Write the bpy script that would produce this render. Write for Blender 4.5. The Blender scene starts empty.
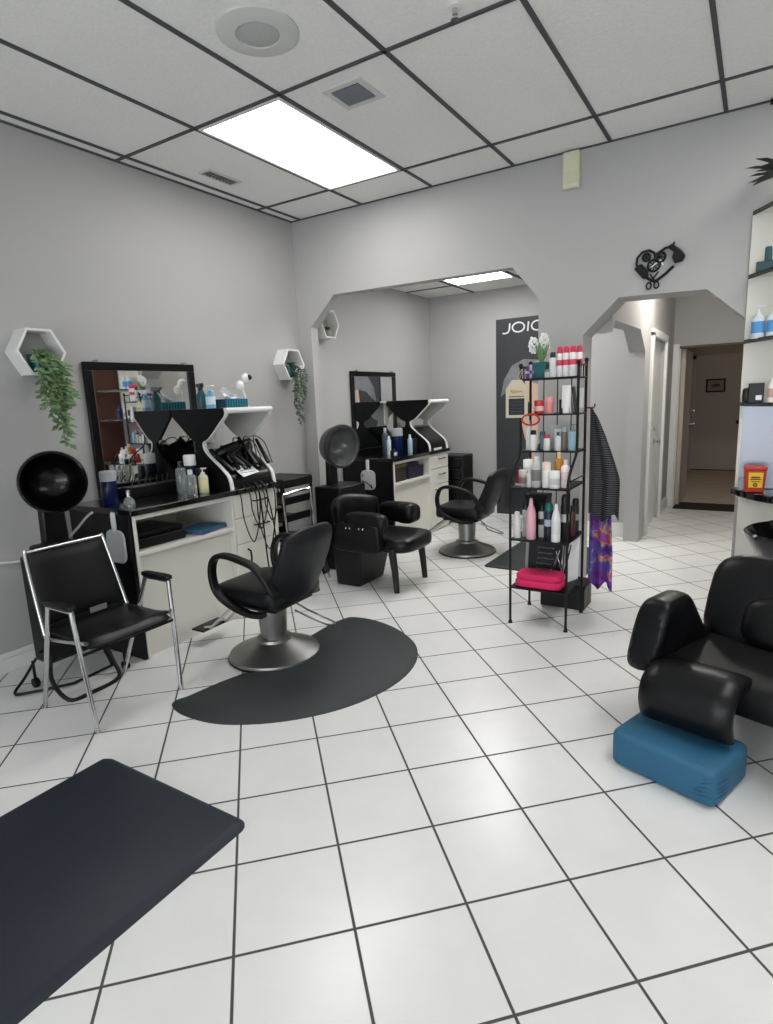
import bpy, bmesh, math, random
from mathutils import Vector, Matrix
from math import sin, cos, pi, radians
random.seed(7)
SC = bpy.context.scene
COL = SC.collection

# ------------------------------------------------------------------ camera, light, exposure
cam_d = bpy.data.cameras.new('camera'); cam = bpy.data.objects.new('camera', cam_d); COL.objects.link(cam)
R_ = Vector((0.84850851, 0.52770665, -0.03948427)); U_ = Vector((-0.06476432, 0.17760882, 0.98196776)); F_ = Vector((-0.52520367, 0.83065083, -0.18487916))
cam.matrix_world = Matrix(((R_.x, U_.x, -F_.x, 0), (R_.y, U_.y, -F_.y, 0), (R_.z, U_.z, -F_.z, 1.4483), (0, 0, 0, 1)))
cam_d.sensor_fit = 'HORIZONTAL'; cam_d.sensor_width = 36; cam_d.lens = 27.4926; cam_d.clip_start = .02; cam_d.clip_end = 60
SC.camera = cam
vs = SC.view_settings
vs.view_transform = 'Standard'; vs.look = 'None'; vs.exposure = 0.22; vs.gamma = 1; vs.use_curve_mapping = False
world = bpy.data.worlds.new('world'); SC.world = world; world.use_nodes = True
wb = world.node_tree.nodes['Background']; wb.inputs[0].default_value = (.75, .85, 1, 1); wb.inputs[1].default_value = .8
TROFFER = 9.0; BACKROOM = 14.0; PASSAGE = 115.0; HALL = 12.0; DAYLIGHT_FILL = 115
H = 3.02; XL = -3.58; YB = 4.30; HB = 2.68
def area(name, loc, rot, sx, sy, power, color=(1, 1, 1)):
    l = bpy.data.lights.new(name, 'AREA'); l.shape = 'RECTANGLE'; l.size = sx; l.size_y = sy; l.energy = power; l.color = color
    o = bpy.data.objects.new(name, l); COL.objects.link(o); o.location = loc; o.rotation_euler = rot
    return o
area('shopfront_fill', (0.2, -3.4, 1.0), (radians(112), 0, 0), 5.0, 1.4, DAYLIGHT_FILL, (.93, .97, 1))   # added fill lamp for an unseen shop window, tilted up to brighten the ceiling

# ------------------------------------------------------------------ materials
def lin(c):
    return tuple((v / 12.92 if v <= .04045 else ((v + .055) / 1.055) ** 2.4) for v in [x / 255 for x in c])
MATS = {}
def mat(name, rgb, rough=.5, metal=0, spec=.5, emit=0, trans=0, noise=0, nscale=30, bump=0, coat=0, alpha=1, ior=1.45):
    if name in MATS: return MATS[name]
    m = bpy.data.materials.new(name); m.use_nodes = True; nt = m.node_tree; b = nt.nodes['Principled BSDF']
    c = lin(rgb)
    b.inputs['Base Color'].default_value = (*c, 1); b.inputs['Roughness'].default_value = rough; b.inputs['Metallic'].default_value = metal
    b.inputs['Specular IOR Level'].default_value = spec; b.inputs['Transmission Weight'].default_value = trans; b.inputs['Coat Weight'].default_value = coat
    b.inputs['Alpha'].default_value = alpha; b.inputs['IOR'].default_value = ior
    if emit:
        b.inputs['Emission Color'].default_value = (*c, 1); b.inputs['Emission Strength'].default_value = emit
    if noise or bump:
        tc = nt.nodes.new('ShaderNodeTexCoord'); n = nt.nodes.new('ShaderNodeTexNoise'); n.inputs['Scale'].default_value = nscale; n.inputs['Detail'].default_value = 4
        nt.links.new(tc.outputs['Object'], n.inputs['Vector'])
        if noise:
            r = nt.nodes.new('ShaderNodeMapRange'); r.inputs['To Min'].default_value = 1 - noise; r.inputs['To Max'].default_value = 1 + noise
            nt.links.new(n.outputs['Fac'], r.inputs['Value'])
            mx = nt.nodes.new('ShaderNodeVectorMath'); mx.operation = 'SCALE'; mx.inputs[0].default_value = c
            nt.links.new(r.outputs['Result'], mx.inputs['Scale']); nt.links.new(mx.outputs['Vector'], b.inputs['Base Color'])
        if bump:
            bp = nt.nodes.new('ShaderNodeBump'); bp.inputs['Strength'].default_value = bump; bp.inputs['Distance'].default_value = .004
            nt.links.new(n.outputs['Fac'], bp.inputs['Height']); nt.links.new(bp.outputs['Normal'], b.inputs['Normal'])
    MATS[name] = m; return m
def bands(name, c1, c2, axis, freq, rough=.6, duty=.5, spec=.4):
    """two colour stripes along an object axis"""
    if name in MATS: return MATS[name]
    m = mat(name, c1, rough, spec=spec); nt = m.node_tree; b = nt.nodes['Principled BSDF']
    tc = nt.nodes.new('ShaderNodeTexCoord'); sx = nt.nodes.new('ShaderNodeSeparateXYZ'); nt.links.new(tc.outputs['Object'], sx.inputs[0])
    mu = nt.nodes.new('ShaderNodeMath'); mu.operation = 'MULTIPLY'; mu.inputs[1].default_value = freq; nt.links.new(sx.outputs[axis], mu.inputs[0])
    fr = nt.nodes.new('ShaderNodeMath'); fr.operation = 'FRACT'; nt.links.new(mu.outputs[0], fr.inputs[0])
    gt = nt.nodes.new('ShaderNodeMath'); gt.operation = 'GREATER_THAN'; gt.inputs[1].default_value = duty; nt.links.new(fr.outputs[0], gt.inputs[0])
    mx = nt.nodes.new('ShaderNodeMix'); mx.data_type = 'RGBA'; mx.inputs[6].default_value = (*lin(c1), 1); mx.inputs[7].default_value = (*lin(c2), 1)
    nt.links.new(gt.outputs[0], mx.inputs[0]); nt.links.new(mx.outputs[2], b.inputs['Base Color'])
    return m
def splash(name, cols, scale, rough=.6):
    m = mat(name, cols[0], rough); nt = m.node_tree; b = nt.nodes['Principled BSDF']
    tc = nt.nodes.new('ShaderNodeTexCoord'); n = nt.nodes.new('ShaderNodeTexNoise'); n.inputs['Scale'].default_value = scale; n.inputs['Detail'].default_value = 1.5; n.inputs['Distortion'].default_value = 1.2
    nt.links.new(tc.outputs['Object'], n.inputs['Vector'])
    cr = nt.nodes.new('ShaderNodeValToRGB'); cr.color_ramp.interpolation = 'CONSTANT'
    el = cr.color_ramp.elements
    while len(el) < len(cols): el.new(.5)
    for i, c in enumerate(cols):
        el[i].position = 0 if i == 0 else .36 + .28 * (i - 1) / max(1, len(cols) - 2); el[i].color = (*lin(c), 1)
    nt.links.new(n.outputs['Fac'], cr.inputs[0]); nt.links.new(cr.outputs[0], b.inputs['Base Color'])
    return m
def tile_floor(name, tile, grout, rough, T=.33, th=0.7782, ox=-.4928, oy=3.2603, gw=.016):
    m = mat(name, tile, rough); nt = m.node_tree; b = nt.nodes['Principled BSDF']; L = nt.links.new
    def N(t, **k):
        n = nt.nodes.new(t)
        for a, v in k.items(): setattr(n, a, v)
        return n
    g = N('ShaderNodeNewGeometry')
    mp = N('ShaderNodeMapping'); mp.vector_type = 'TEXTURE'
    mp.inputs['Location'].default_value = ((cos(th) * ox - sin(th) * oy) * T, (sin(th) * ox + cos(th) * oy) * T, 0); mp.inputs['Rotation'].default_value = (0, 0, th); mp.inputs['Scale'].default_value = (T, T, T)
    L(g.outputs['Position'], mp.inputs['Vector'])
    s = N('ShaderNodeSeparateXYZ'); L(mp.outputs[0], s.inputs[0])
    ds = []
    for ax in (0, 1):
        a = N('ShaderNodeMath', operation='FRACT'); L(s.outputs[ax], a.inputs[0])
        c = N('ShaderNodeMath', operation='SUBTRACT'); L(a.outputs[0], c.inputs[0]); c.inputs[1].default_value = .5
        d = N('ShaderNodeMath', operation='ABSOLUTE'); L(c.outputs[0], d.inputs[0]); ds.append(d)
    mxm = N('ShaderNodeMath', operation='MAXIMUM'); L(ds[0].outputs[0], mxm.inputs[0]); L(ds[1].outputs[0], mxm.inputs[1])
    r = N('ShaderNodeMapRange'); r.inputs['From Min'].default_value = .5 - gw; r.inputs['From Max'].default_value = .5 - gw * .6
    L(mxm.outputs[0], r.inputs['Value'])
    n = N('ShaderNodeTexNoise'); n.inputs['Scale'].default_value = 2.3; n.inputs['Detail'].default_value = 5; L(mp.outputs[0], n.inputs['Vector'])
    nr = N('ShaderNodeMapRange'); nr.inputs['To Min'].default_value = .95; nr.inputs['To Max'].default_value = 1.05; L(n.outputs['Fac'], nr.inputs['Value'])
    sc = N('ShaderNodeVectorMath', operation='SCALE'); sc.inputs[0].default_value = lin(tile); L(nr.outputs[0], sc.inputs['Scale'])
    mx = N('ShaderNodeMix', data_type='RGBA'); L(r.outputs[0], mx.inputs[0]); L(sc.outputs[0], mx.inputs[6]); mx.inputs[7].default_value = (*lin(grout), 1)
    L(mx.outputs[2], b.inputs['Base Color'])
    rr = N('ShaderNodeMapRange'); rr.inputs['To Min'].default_value = rough; rr.inputs['To Max'].default_value = .85; L(r.outputs[0], rr.inputs['Value']); L(rr.outputs[0], b.inputs['Roughness'])
    bp = N('ShaderNodeBump'); bp.inputs['Strength'].default_value = .35; bp.inputs['Distance'].default_value = .003; bp.invert = True
    n2 = N('ShaderNodeTexNoise'); n2.inputs['Scale'].default_value = 5; L(mp.outputs[0], n2.inputs['Vector'])
    ad = N('ShaderNodeMath', operation='MULTIPLY_ADD'); L(n2.outputs['Fac'], ad.inputs[0]); ad.inputs[1].default_value = .25; L(r.outputs[0], ad.inputs[2])
    L(ad.outputs[0], bp.inputs['Height']); L(bp.outputs[0], b.inputs['Normal'])
    return m

M_wall = mat('painted wall grey', (175, 174, 173), .75, noise=.02, nscale=3)
M_pass = M_wall
M_floor = tile_floor('white floor tile', (226, 226, 225), (74, 73, 71), .24)
M_beige = tile_floor('beige floor tile', (196, 178, 158), (150, 135, 120), .4)
M_ceil = mat('ceiling tile', (236, 236, 233), .95, noise=.08, nscale=60, bump=.5)
M_grid = mat('ceiling grid dark', (74, 74, 78), .6)
M_white = mat('white paint', (226, 226, 224), .45)
M_lam = mat('white laminate', (222, 220, 210), .38)
M_black = mat('black plastic', (11, 11, 13), .4, spec=.4)
M_lacq = mat('black laminate', (8, 8, 11), .3, spec=.35)
M_granite = mat('black counter', (13, 13, 15), .12, noise=.5, nscale=90, coat=.4)
M_vinyl = mat('black vinyl', (7, 8, 11), .36, spec=.35, bump=.05, nscale=220)
M_vinyl2 = mat('charcoal vinyl', (23, 26, 30), .45, spec=.35, bump=.05, nscale=220)
M_chrome = mat('chrome', (205, 205, 205), .16, 1)
M_steel = mat('brushed steel', (152, 152, 150), .40, 1)
M_iron = mat('black iron', (11, 11, 12), .5, spec=.35)
M_mat = mat('grey rubber mat', (45, 50, 53), .6, bump=.08, nscale=300)
M_mat2 = mat('dark slate rubber mat', (25, 33, 45), .5, bump=.08, nscale=300)
M_mirror = mat('mirror glass', (225, 228, 228), .02, 1)
M_blue = mat('blue cover', (42, 96, 128), .6, bump=.06, nscale=120)
M_glow = mat('troffer light', (255, 253, 250), .5, emit=TROFFER)
M_glow2 = mat('back troffer light', (255, 253, 250), .5, emit=BACKROOM)
M_teal = mat('teal ceramic', (16, 88, 92), .35)
M_leaf = mat('leaf green', (112, 142, 96), .5, noise=.8, nscale=55)
M_leaf2 = mat('leaf dark green', (70, 88, 72), .55, noise=.4, nscale=40)
M_leaf3 = mat('leaf grey green', (60, 70, 60), .55, noise=.3, nscale=20)
M_door = mat('beige door', (190, 180, 168), .5)
M_hallw = mat('hall wall beige', (178, 165, 150), .8)
M_glass = mat('clear plastic', (235, 240, 240), .08, trans=.85, spec=.5)
M_smoke = mat('smoked plastic', (70, 70, 72), .12, trans=.35)
M_bluel = mat('blue disinfectant', (18, 32, 84), .1, trans=.25)
M_print = mat('print white', (236, 238, 240), .6)

# ------------------------------------------------------------------ mesh helpers
class MB:
    def __init__(s): s.v = []; s.f = []
    def add(s, vs, fs):
        o = len(s.v); s.v += [tuple(p) for p in vs]; s.f += [tuple(i + o for i in f) for f in fs]; return s
    def box(s, c, d, rz=0, M=None):
        x, y, z = [q / 2 for q in d]; vs = []
        for a in (-1, 1):
            for b in (-1, 1):
                for e in (-1, 1):
                    p = Vector((a * x, b * y, e * z))
                    if rz: p = Matrix.Rotation(rz, 3, 'Z') @ p
                    if M: p = M @ p
                    vs.append(Vector(c) + p)
        return s.add(vs, [(0, 1, 3, 2), (4, 6, 7, 5), (0, 4, 5, 1), (2, 3, 7, 6), (0, 2, 6, 4), (1, 5, 7, 3)])
    def bb(s, a, b):
        return s.box([(p + q) / 2 for p, q in zip(a, b)], [abs(q - p) for p, q in zip(a, b)])
    def tube(s, pts, r, n=8, closed=False, rf=None):
        pts = [Vector(p) for p in pts]; N = len(pts); rings = []; prev = None
        for i, p in enumerate(pts):
            if closed: t = pts[(i + 1) % N] - pts[i - 1]
            else: t = pts[min(i + 1, N - 1)] - pts[max(i - 1, 0)]
            if t.length < 1e-9: t = Vector((0, 0, 1))
            t.normalize()
            if prev is None:
                a = Vector((0, 0, 1)) if abs(t.z) < .9 else Vector((1, 0, 0))
                prev = t.cross(a).normalized()
            u = prev - t * prev.dot(t)
            if u.length < 1e-6: u = t.orthogonal()
            u.normalize(); w = t.cross(u); prev = u
            rr = rf(i / max(1, N - 1)) if rf else r
            rings.append([p + (u * cos(2 * pi * k / n) + w * sin(2 * pi * k / n)) * rr for k in range(n)])
        vs = [q for g in rings for q in g]; fs = []
        m = N if closed else N - 1
        for i in range(m):
            for k in range(n):
                a = i * n + k; b = i * n + (k + 1) % n; c = ((i + 1) % N) * n + (k + 1) % n; d = ((i + 1) % N) * n + k
                fs.append((a, b, c, d))
        if not closed:
            fs.append(tuple(reversed(range(n)))); fs.append(tuple((N - 1) * n + k for k in range(n)))
        return s.add(vs, fs)
    def lathe(s, prof, c=(0, 0, 0), n=20, M=None, sx=1, sy=1, cap=True):
        vs = []; fs = []
        for r, z in prof:
            for k in range(n):
                p = Vector((r * cos(2 * pi * k / n) * sx, r * sin(2 * pi * k / n) * sy, z))
                if M: p = M @ p
                vs.append(p + Vector(c))
        for i in range(len(prof) - 1):
            for k in range(n):
                a = i * n + k; b = i * n + (k + 1) % n
                fs.append((a, b, b + n, a + n))
        if cap:
            fs.append(tuple(reversed(range(n)))); o = (len(prof) - 1) * n; fs.append(tuple(o + k for k in range(n)))
        return s.add(vs, fs)
    def prism(s, poly, axis, d0, d1):
        """poly of 2D points extruded along axis (x: (y,z), y: (x,z), z: (x,y))"""
        def P(p, d): return {'x': (d, p[0], p[1]), 'y': (p[0], d, p[1]), 'z': (p[0], p[1], d)}[axis]
        n = len(poly); vs = [P(p, d0) for p in poly] + [P(p, d1) for p in poly]
        fs = [tuple(range(n)), tuple(reversed(range(n, 2 * n)))] + [(i, n + i, n + (i + 1) % n, (i + 1) % n) for i in range(n)]
        return s.add(vs, fs)
    def sphere(s, c, r, n=14, m=9, M=None):
        if not hasattr(r, '__len__'): r = (r, r, r)
        prof = []; vs = []; fs = []
        for i in range(m + 1):
            a = -pi / 2 + pi * i / m
            for k in range(n):
                p = Vector((r[0] * cos(a) * cos(2 * pi * k / n), r[1] * cos(a) * sin(2 * pi * k / n), r[2] * sin(a)))
                if M: p = M @ p
                vs.append(p + Vector(c))
        for i in range(m):
            for k in range(n):
                a = i * n + k; b = i * n + (k + 1) % n; fs.append((a, b, b + n, a + n))
        return s.add(vs, fs)
    def superbox(s, c, d, e=.35, n=10, M=None):
        """rounded cushion: superellipsoid, e small = boxier"""
        def pw(v, q): return math.copysign(abs(v) ** q, v)
        vs = []; fs = []; mm = n; nn = 2 * n
        for i in range(mm + 1):
            a = -pi / 2 + pi * i / mm
            for k in range(nn):
                b = 2 * pi * k / nn + pi / nn
                p = Vector((pw(cos(a), e) * pw(cos(b), e) * d[0] / 2, pw(cos(a), e) * pw(sin(b), e) * d[1] / 2, pw(sin(a), e) * d[2] / 2))
                if M: p = M @ p
                vs.append(p + Vector(c))
        for i in range(mm):
            for k in range(nn):
                a = i * nn + k; b = i * nn + (k + 1) % nn; fs.append((a, b, b + nn, a + nn))
        return s.add(vs, fs)
    def sheet(s, fn, nu, nv, th):
        """thick closed sheet; fn(u,v)->point; thickness along normal"""
        P = [[Vector(fn(i / nu, j / nv)) for j in range(nv + 1)] for i in range(nu + 1)]
        top = []; bot = []
        for i in range(nu + 1):
            for j in range(nv + 1):
                du = P[min(i + 1, nu)][j] - P[max(i - 1, 0)][j]; dv = P[i][min(j + 1, nv)] - P[i][max(j - 1, 0)]
                nn = du.cross(dv); nn.normalize()
                u = i / nu; v = j / nv
                k = min(1, min(u, 1 - u) * 5 + .35, min(v, 1 - v) * 5 + .35)
                top.append(P[i][j] + nn * th / 2 * k); bot.append(P[i][j] - nn * th / 2 * k)
        w = nv + 1; o = len(top); fs = []
        for i in range(nu):
            for j in range(nv):
                a = i * w + j; fs.append((a, a + w, a + w + 1, a + 1)); fs.append((o + a, o + a + 1, o + a + w + 1, o + a + w))
        ed = [i * w for i in range(nu + 1)] + [nu * w + j for j in range(1, w)] + [i * w + nv for i in range(nu - 1, -1, -1)] + [j for j in range(nv - 1, 0, -1)]
        for q in range(len(ed)):
            a, b = ed[q], ed[(q + 1) % len(ed)]; fs.append((a, o + a, o + b, b)[::-1])
        return s.add(top + bot, fs)
    def leaf(s, p, d, ln, wd, up):
        p = Vector(p); d = Vector(d).normalized(); sd = d.cross(Vector(up)); 
        if sd.length < 1e-4: sd = d.orthogonal()
        sd.normalize(); nn = sd.cross(d)
        a = p; b = p + d * ln * .35 + sd * wd / 2 + nn * wd * .12; c = p + d * ln * .75 + sd * wd * .36 + nn * wd * .05; t = p + d * ln - nn * wd * .15
        e = p + d * ln * .75 - sd * wd * .36 + nn * wd * .05; g = p + d * ln * .35 - sd * wd / 2 + nn * wd * .12; m = p + d * ln * .5
        return s.add([a, b, c, t, e, g, m], [(0, 1, 6), (1, 2, 6), (2, 3, 6), (3, 4, 6), (4, 5, 6), (5, 0, 6)])

def obj(name, mb, m, parent=None, bevel=0, seg=2, loc=None, rz=0, sub=0, flat=False):
    me = bpy.data.meshes.new(name); me.from_pydata([tuple(p) for p in mb.v], [], mb.f); me.validate()
    bm = bmesh.new(); bm.from_mesh(me); bmesh.ops.recalc_face_normals(bm, faces=bm.faces); bm.to_mesh(me); bm.free()
    me.materials.append(m)
    o = bpy.data.objects.new(name, me); COL.objects.link(o)
    if not flat:
        me.polygons.foreach_set('use_smooth', [True] * len(me.polygons)); me.set_sharp_from_angle(angle=radians(40))
    if parent: o.parent = parent
    if loc: o.location = loc
    if rz: o.rotation_euler = (0, 0, rz)
    if bevel:
        b = o.modifiers.new('bevel', 'BEVEL'); b.width = bevel; b.segments = seg; b.limit_method = 'ANGLE'; b.angle_limit = radians(35)
        b.harden_normals = False
    if sub:
        q = o.modifiers.new('sub', 'SUBSURF'); q.levels = sub; q.render_levels = sub
    return o
def tag(o, label, cat, group=None):
    o['label'] = label; o['category'] = cat
    if group: o['group'] = group
    return o
def thing(name, label, cat, loc=(0, 0, 0), rz=0, group=None):
    o = bpy.data.objects.new(name, None); COL.objects.link(o); o.location = loc; o.rotation_euler = (0, 0, rz); o.empty_display_size = .1
    return tag(o, label, cat, group)
def struct(name, mb, m, parent=None, bevel=0, flat=False):
    o = obj(name, mb, m, parent, bevel=bevel, flat=flat)
    if not parent: o['kind'] = 'structure'
    return o
def copy_thing(root, loc, rz, label, group=None):
    r = root.copy(); COL.objects.link(r); r.location = loc; r.rotation_euler = (0, 0, rz); r['label'] = label
    if group: r['group'] = group
    for ch in list(root.children):
        c = ch.copy(); COL.objects.link(c); c.parent = r
        for g in list(ch.children):
            d = g.copy(); COL.objects.link(d); d.parent = c
    return r
def arc(c, r, a0, a1, n, plane='xz'):
    o = []
    for i in range(n + 1):
        a = radians(a0 + (a1 - a0) * i / n); p, q = r * cos(a), r * sin(a)
        o.append({'xz': (c[0] + p, c[1], c[2] + q), 'yz': (c[0], c[1] + p, c[2] + q), 'xy': (c[0] + p, c[1] + q, c[2])}[plane])
    return o
def smooth_path(pts, n=6):
    """Catmull-Rom through points"""
    P = [Vector(p) for p in pts]; out = []
    for i in range(len(P) - 1):
        a = P[max(i - 1, 0)]; b = P[i]; c = P[i + 1]; d = P[min(i + 2, len(P) - 1)]
        for k in range(n):
            t = k / n; out.append(.5 * ((2 * b) + (c - a) * t + (2 * a - 5 * b + 4 * c - d) * t * t + (3 * b - a - 3 * c + d) * t ** 3))
    out.append(P[-1]); return out

# ------------------------------------------------------------------ the setting
struct('floor', MB().bb((XL - .2, -3.6, -.1), (3.2, 8.1, 0)), M_floor)
struct('floor.001', MB().bb((-1.9, 8.1, -.1), (1.2, 12.2, 0)), M_beige)
struct('wall_left', MB().bb((XL - .12, -3.6, 0), (XL, 7.0, 3.1)), M_wall)
struct('wall_right', MB().bb((3.0, -3.6, 0), (3.12, 4.4, 3.1)), M_wall)
fw = MB(); fw.bb((XL, -3.62, 0), (3.0, -3.5, .35)); fw.bb((XL, -3.62, 2.85), (3.0, -3.5, 3.02)); fw.bb((XL, -3.62, .35), (-2.4, -3.5, 2.85)); fw.bb((2.8, -3.62, .35), (3.0, -3.5, 2.85))
struct('wall_front', fw, M_wall)
w1 = struct('window_1', MB().bb((-2.4, -3.57, .35), (2.8, -3.56, 2.85)), mat('window pane', (245, 250, 252), .02, trans=1.0))
wf = MB()
for x in (-2.37, -.65, 1.1, 2.77): wf.bb((x - .03, -3.6, .35), (x + .03, -3.52, 2.85))
wf.bb((-2.4, -3.6, .35), (2.8, -3.52, .41)); wf.bb((-2.4, -3.6, 2.79), (2.8, -3.52, 2.85))
obj('window_frame', wf, M_white, w1)
# back wall: wide opening on a thin wall, arch on a thicker one
XP = -1.22
struct('wall_back', MB().prism([(XL, 0), (-3.437, 0), (-3.437, 2.112), (-3.165, 2.362), (-1.572, 2.352), (-1.376, 2.118), (-1.376, 0), (XP, 0), (XP, H), (XL, H)], 'y', YB, YB + .1), M_wall)
struct('wall_back.001', MB().prism([(XP, 0), (-1.064, 0), (-1.064, 1.84), (-.837, 2.06), (-.323, 2.045), (-.096, 1.84), (-.096, 0), (3.0, 0), (3.0, H), (XP, H)], 'y', YB, YB + .255), M_wall)
# side room and passage behind it
struct('wall_back.002', MB().bb((XL, 6.85, 0), (-1.06, 6.97, HB)), M_wall)
struct('wall_right.001', MB().prism([(4.555, 1.86), (4.66, 1.955), (5.72, 1.975), (6.02, 1.80), (6.02, 0), (6.2, 0), (6.2, HB), (4.555, HB)], 'x', -1.064, -.925), M_wall)
struct('wall_back.003', MB().bb((-1.62, 6.2, 0), (-.925, 6.3, HB)), M_wall)
lp = MB(); lp.bb((-1.03, 6.3, 0), (-.93, 6.42, HB)); lp.bb((-1.03, 7.32, 0), (-.93, 8.1, HB)); lp.bb((-1.03, 6.42, 1.96), (-.93, 7.32, HB))
struct('wall_left.001', lp, M_pass)
struct('wall_right.002', MB().bb((.1, 4.555, 0), (.2, 8.1, HB)), M_pass)
ew = MB(); ew.bb((-1.03, 8.1, 0), (-.86, 8.2, HB)); ew.bb((-.86, 8.1, 1.93), (-.02, 8.2, HB)); ew.bb((-.02, 8.1, 0), (.2, 8.2, HB))
struct('wall_back.004', ew, M_pass)
struct('ceiling.001', MB().bb((XL, 4.4, HB), (-1.0, 6.97, HB + .05)), M_ceil)
struct('ceiling.002', MB().bb((-1.0, 4.5, HB), (.2, 8.2, HB + .05)), M_white)
# hall beyond the far doorway
hw = MB(); hw.bb((-1.9, 12.0, 0), (-1.02, 12.1, 2.6)); hw.bb((-.19, 12.0, 0), (1.2, 12.1, 2.6)); hw.bb((-1.02, 12.0, 1.97), (-.19, 12.1, 2.6))
struct('wall_back.005', hw, M_hallw)
struct('wall_left.002', MB().bb((-2.0, 8.2, 0), (-1.9, 12.1, 2.6)), M_hallw)
struct('wall_right.003', MB().bb((1.2, 8.2, 0), (1.3, 12.1, 2.6)), M_hallw)
struct('ceiling.003', MB().bb((-2.0, 8.2, 2.6), (1.3, 12.1, 2.65)), M_hallw)
# main ceiling with its grid
struct('ceiling', MB().bb((XL - .1, -3.6, H), (3.1, 4.4, H + .05)), M_ceil)
GX = [-2.84 + .641 * k for k in range(-1, 9)]; GY = [3.875 - 1.268 * k for k in range(0, 6)]
g = MB()
for x in GX: g.bb((x - .011, -3.5, H - .008), (x + .011, YB, H + .001))
for y in GY: g.bb((XL, y - .010, H - .008), (3, y + .010, H + .001))
g.bb((XL, -3.5, H - .012), (XL + .008, YB, H + .001)); g.bb((XL, YB - .008, H - .010), (3, YB, H + .001))
struct('trim_1', g, M_grid)
g = MB()
for x in (-2.98, -2.25, -1.6): g.bb((x - .012, 4.4, HB - .008), (x + .012, 6.85, HB + .001))
for y in (4.7, 5.86, 6.28): g.bb((XL, y - .012, HB - .008), (-1.06, y + .012, HB + .001))
struct('trim_2', g, M_grid)
# baseboards
def skirting(name, a, b, th, h=.115):
    m = MB(); m.bb((a[0], a[1], 0), (b[0], b[1], h * .72)); cx = .6
    m.bb((a[0], a[1], h * .72), (a[0] + (b[0] - a[0]) * (cx if abs(b[0] - a[0]) < .05 else 1), b[1] if abs(b[1] - a[1]) > .05 else a[1] + (b[1] - a[1]) * cx, h))
    struct(name, m, M_white, bevel=.003)
skirting('baseboard_left', (XL, -3.5), (XL + .018, 4.3), .018)
skirting('baseboard_left.001', (XL, 4.4), (XL + .018, 6.85), .018)
skirting('baseboard_back', (XL + .02, 6.85), (-1.65, 6.832), .018)
skirting('baseboard_back.001', (-1.6, 6.2), (-1.07, 6.182), .018, .14)
skirting('baseboard_left.002', (-.93, 7.42), (-.912, 8.08), .018, .14)
# passage side door
cs = MB(); cs.bb((-.93, 6.34, 0), (-.90, 6.42, 2.0)); cs.bb((-.93, 7.32, 0), (-.90, 7.40, 2.0)); cs.bb((-.93, 6.34, 1.96), (-.90, 7.40, 2.03))
struct('trim_3', cs, M_white, bevel=.004)
d1 = struct('door_1', MB().bb((-1.0, 6.43, .01), (-.962, 7.31, 1.955)), M_white)
k = MB(); k.lathe([(.0, 0), (.03, .0), (.03, .008), (.012, .012), (.012, .04), (.028, .05), (.028, .07), (.0, .075)], (-.962, 7.0, .9), 14, Matrix.Rotation(pi / 2, 3, 'Y'))
obj('door_knob', k, M_chrome, d1)
k = MB(); k.lathe([(.0, 0), (.026, .0), (.026, .012), (.0, .014)], (-.962, 7.0, 1.04), 14, Matrix.Rotation(pi / 2, 3, 'Y')); obj('deadbolt', k, M_chrome, d1)
hg = MB()
for z in (.25, 1.0, 1.72): hg.bb((-.965, 6.425, z), (-.955, 6.445, z + .09))
obj('hinge', hg, M_steel, d1)
# far doorway: casing, open leaf, black mat, hall door
cs = MB(); cs.bb((-.94, 8.075, 0), (-.86, 8.1, 1.98)); cs.bb((-.86, 8.1, 0), (-.845, 8.2, 1.93)); cs.bb((-.02, 8.075, 0), (.06, 8.1, 1.98)); 
struct('trim_4', cs, M_white, bevel=.004)
cs = MB(); cs.bb((-.86, 8.07, 1.925), (-.02, 8.1, 1.95))
struct('trim_5', cs, mat('dark lintel', (84, 76, 68), .6))
d2 = struct('door_2', MB().bb((-.845, 8.21, .01), (-.80, 9.05, 1.92)), M_door)
k = MB()
for z in (.98, 1.16): k.lathe([(.0, 0), (.03, .0), (.03, .008), (.012, .012), (.012, .04), (.028, .05), (.028, .07), (.0, .075)], (-.80, 8.95, z), 14, Matrix.Rotation(pi / 2, 3, 'Y'))
obj('door_knob', k, M_chrome, d2)
d3 = struct('door_3', MB().bb((-1.0, 12.0, .01), (-.21, 12.04, 1.95)), M_door)
k = MB(); k.sphere((-.30, 11.95, .85), .035); k.tube([(-.30, 12.0, .85), (-.30, 11.95, .85)], .014); obj('door_knob', k, M_iron, d3)
cs = MB(); cs.bb((-1.07, 11.98, 0), (-1.0, 12.0, 2.02)); cs.bb((-.21, 11.98, 0), (-.14, 12.0, 2.02)); cs.bb((-1.07, 11.98, 1.95), (-.14, 12.0, 2.02))
struct('trim_6', cs, M_door, bevel=.004)
struct('trim_7', MB().bb((-1.0, 11.97, 0), (-.21, 12.05, .012)), M_iron)
t = thing('framed_picture', 'small dark framed picture hanging on the hall door seen through the passage', 'picture', (-.68, 12.0, 1.37))
fr = MB()
for a, b in (((-.15, -.02, 0), (.15, 0, .025)), ((-.15, -.02, .205), (.15, 0, .23)), ((-.15, -.02, 0), (-.125, 0, .23)), ((.125, -.02, 0), (.15, 0, .23))): fr.bb(a, b)
obj('frame', fr, M_iron, t); obj('print', MB().bb((-.125, -.008, .025), (.125, -.002, .205)), mat('picture print', (150, 140, 126), .6), t)
obj('motif', MB().prism([(-.06, .09), (.06, .09), (.07, .13), (.0, .15), (-.07, .12)], 'y', -.010, -.008), mat('picture motif', (96, 86, 76), .6), t)
tag(obj('door_mat', MB().bb((-.84, 7.94, 0), (-.06, 8.42, .008)), mat('dark brown mat', (34, 28, 27), .9), bevel=.003), 'dark brown mat across the threshold of the far doorway', 'mat')

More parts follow.
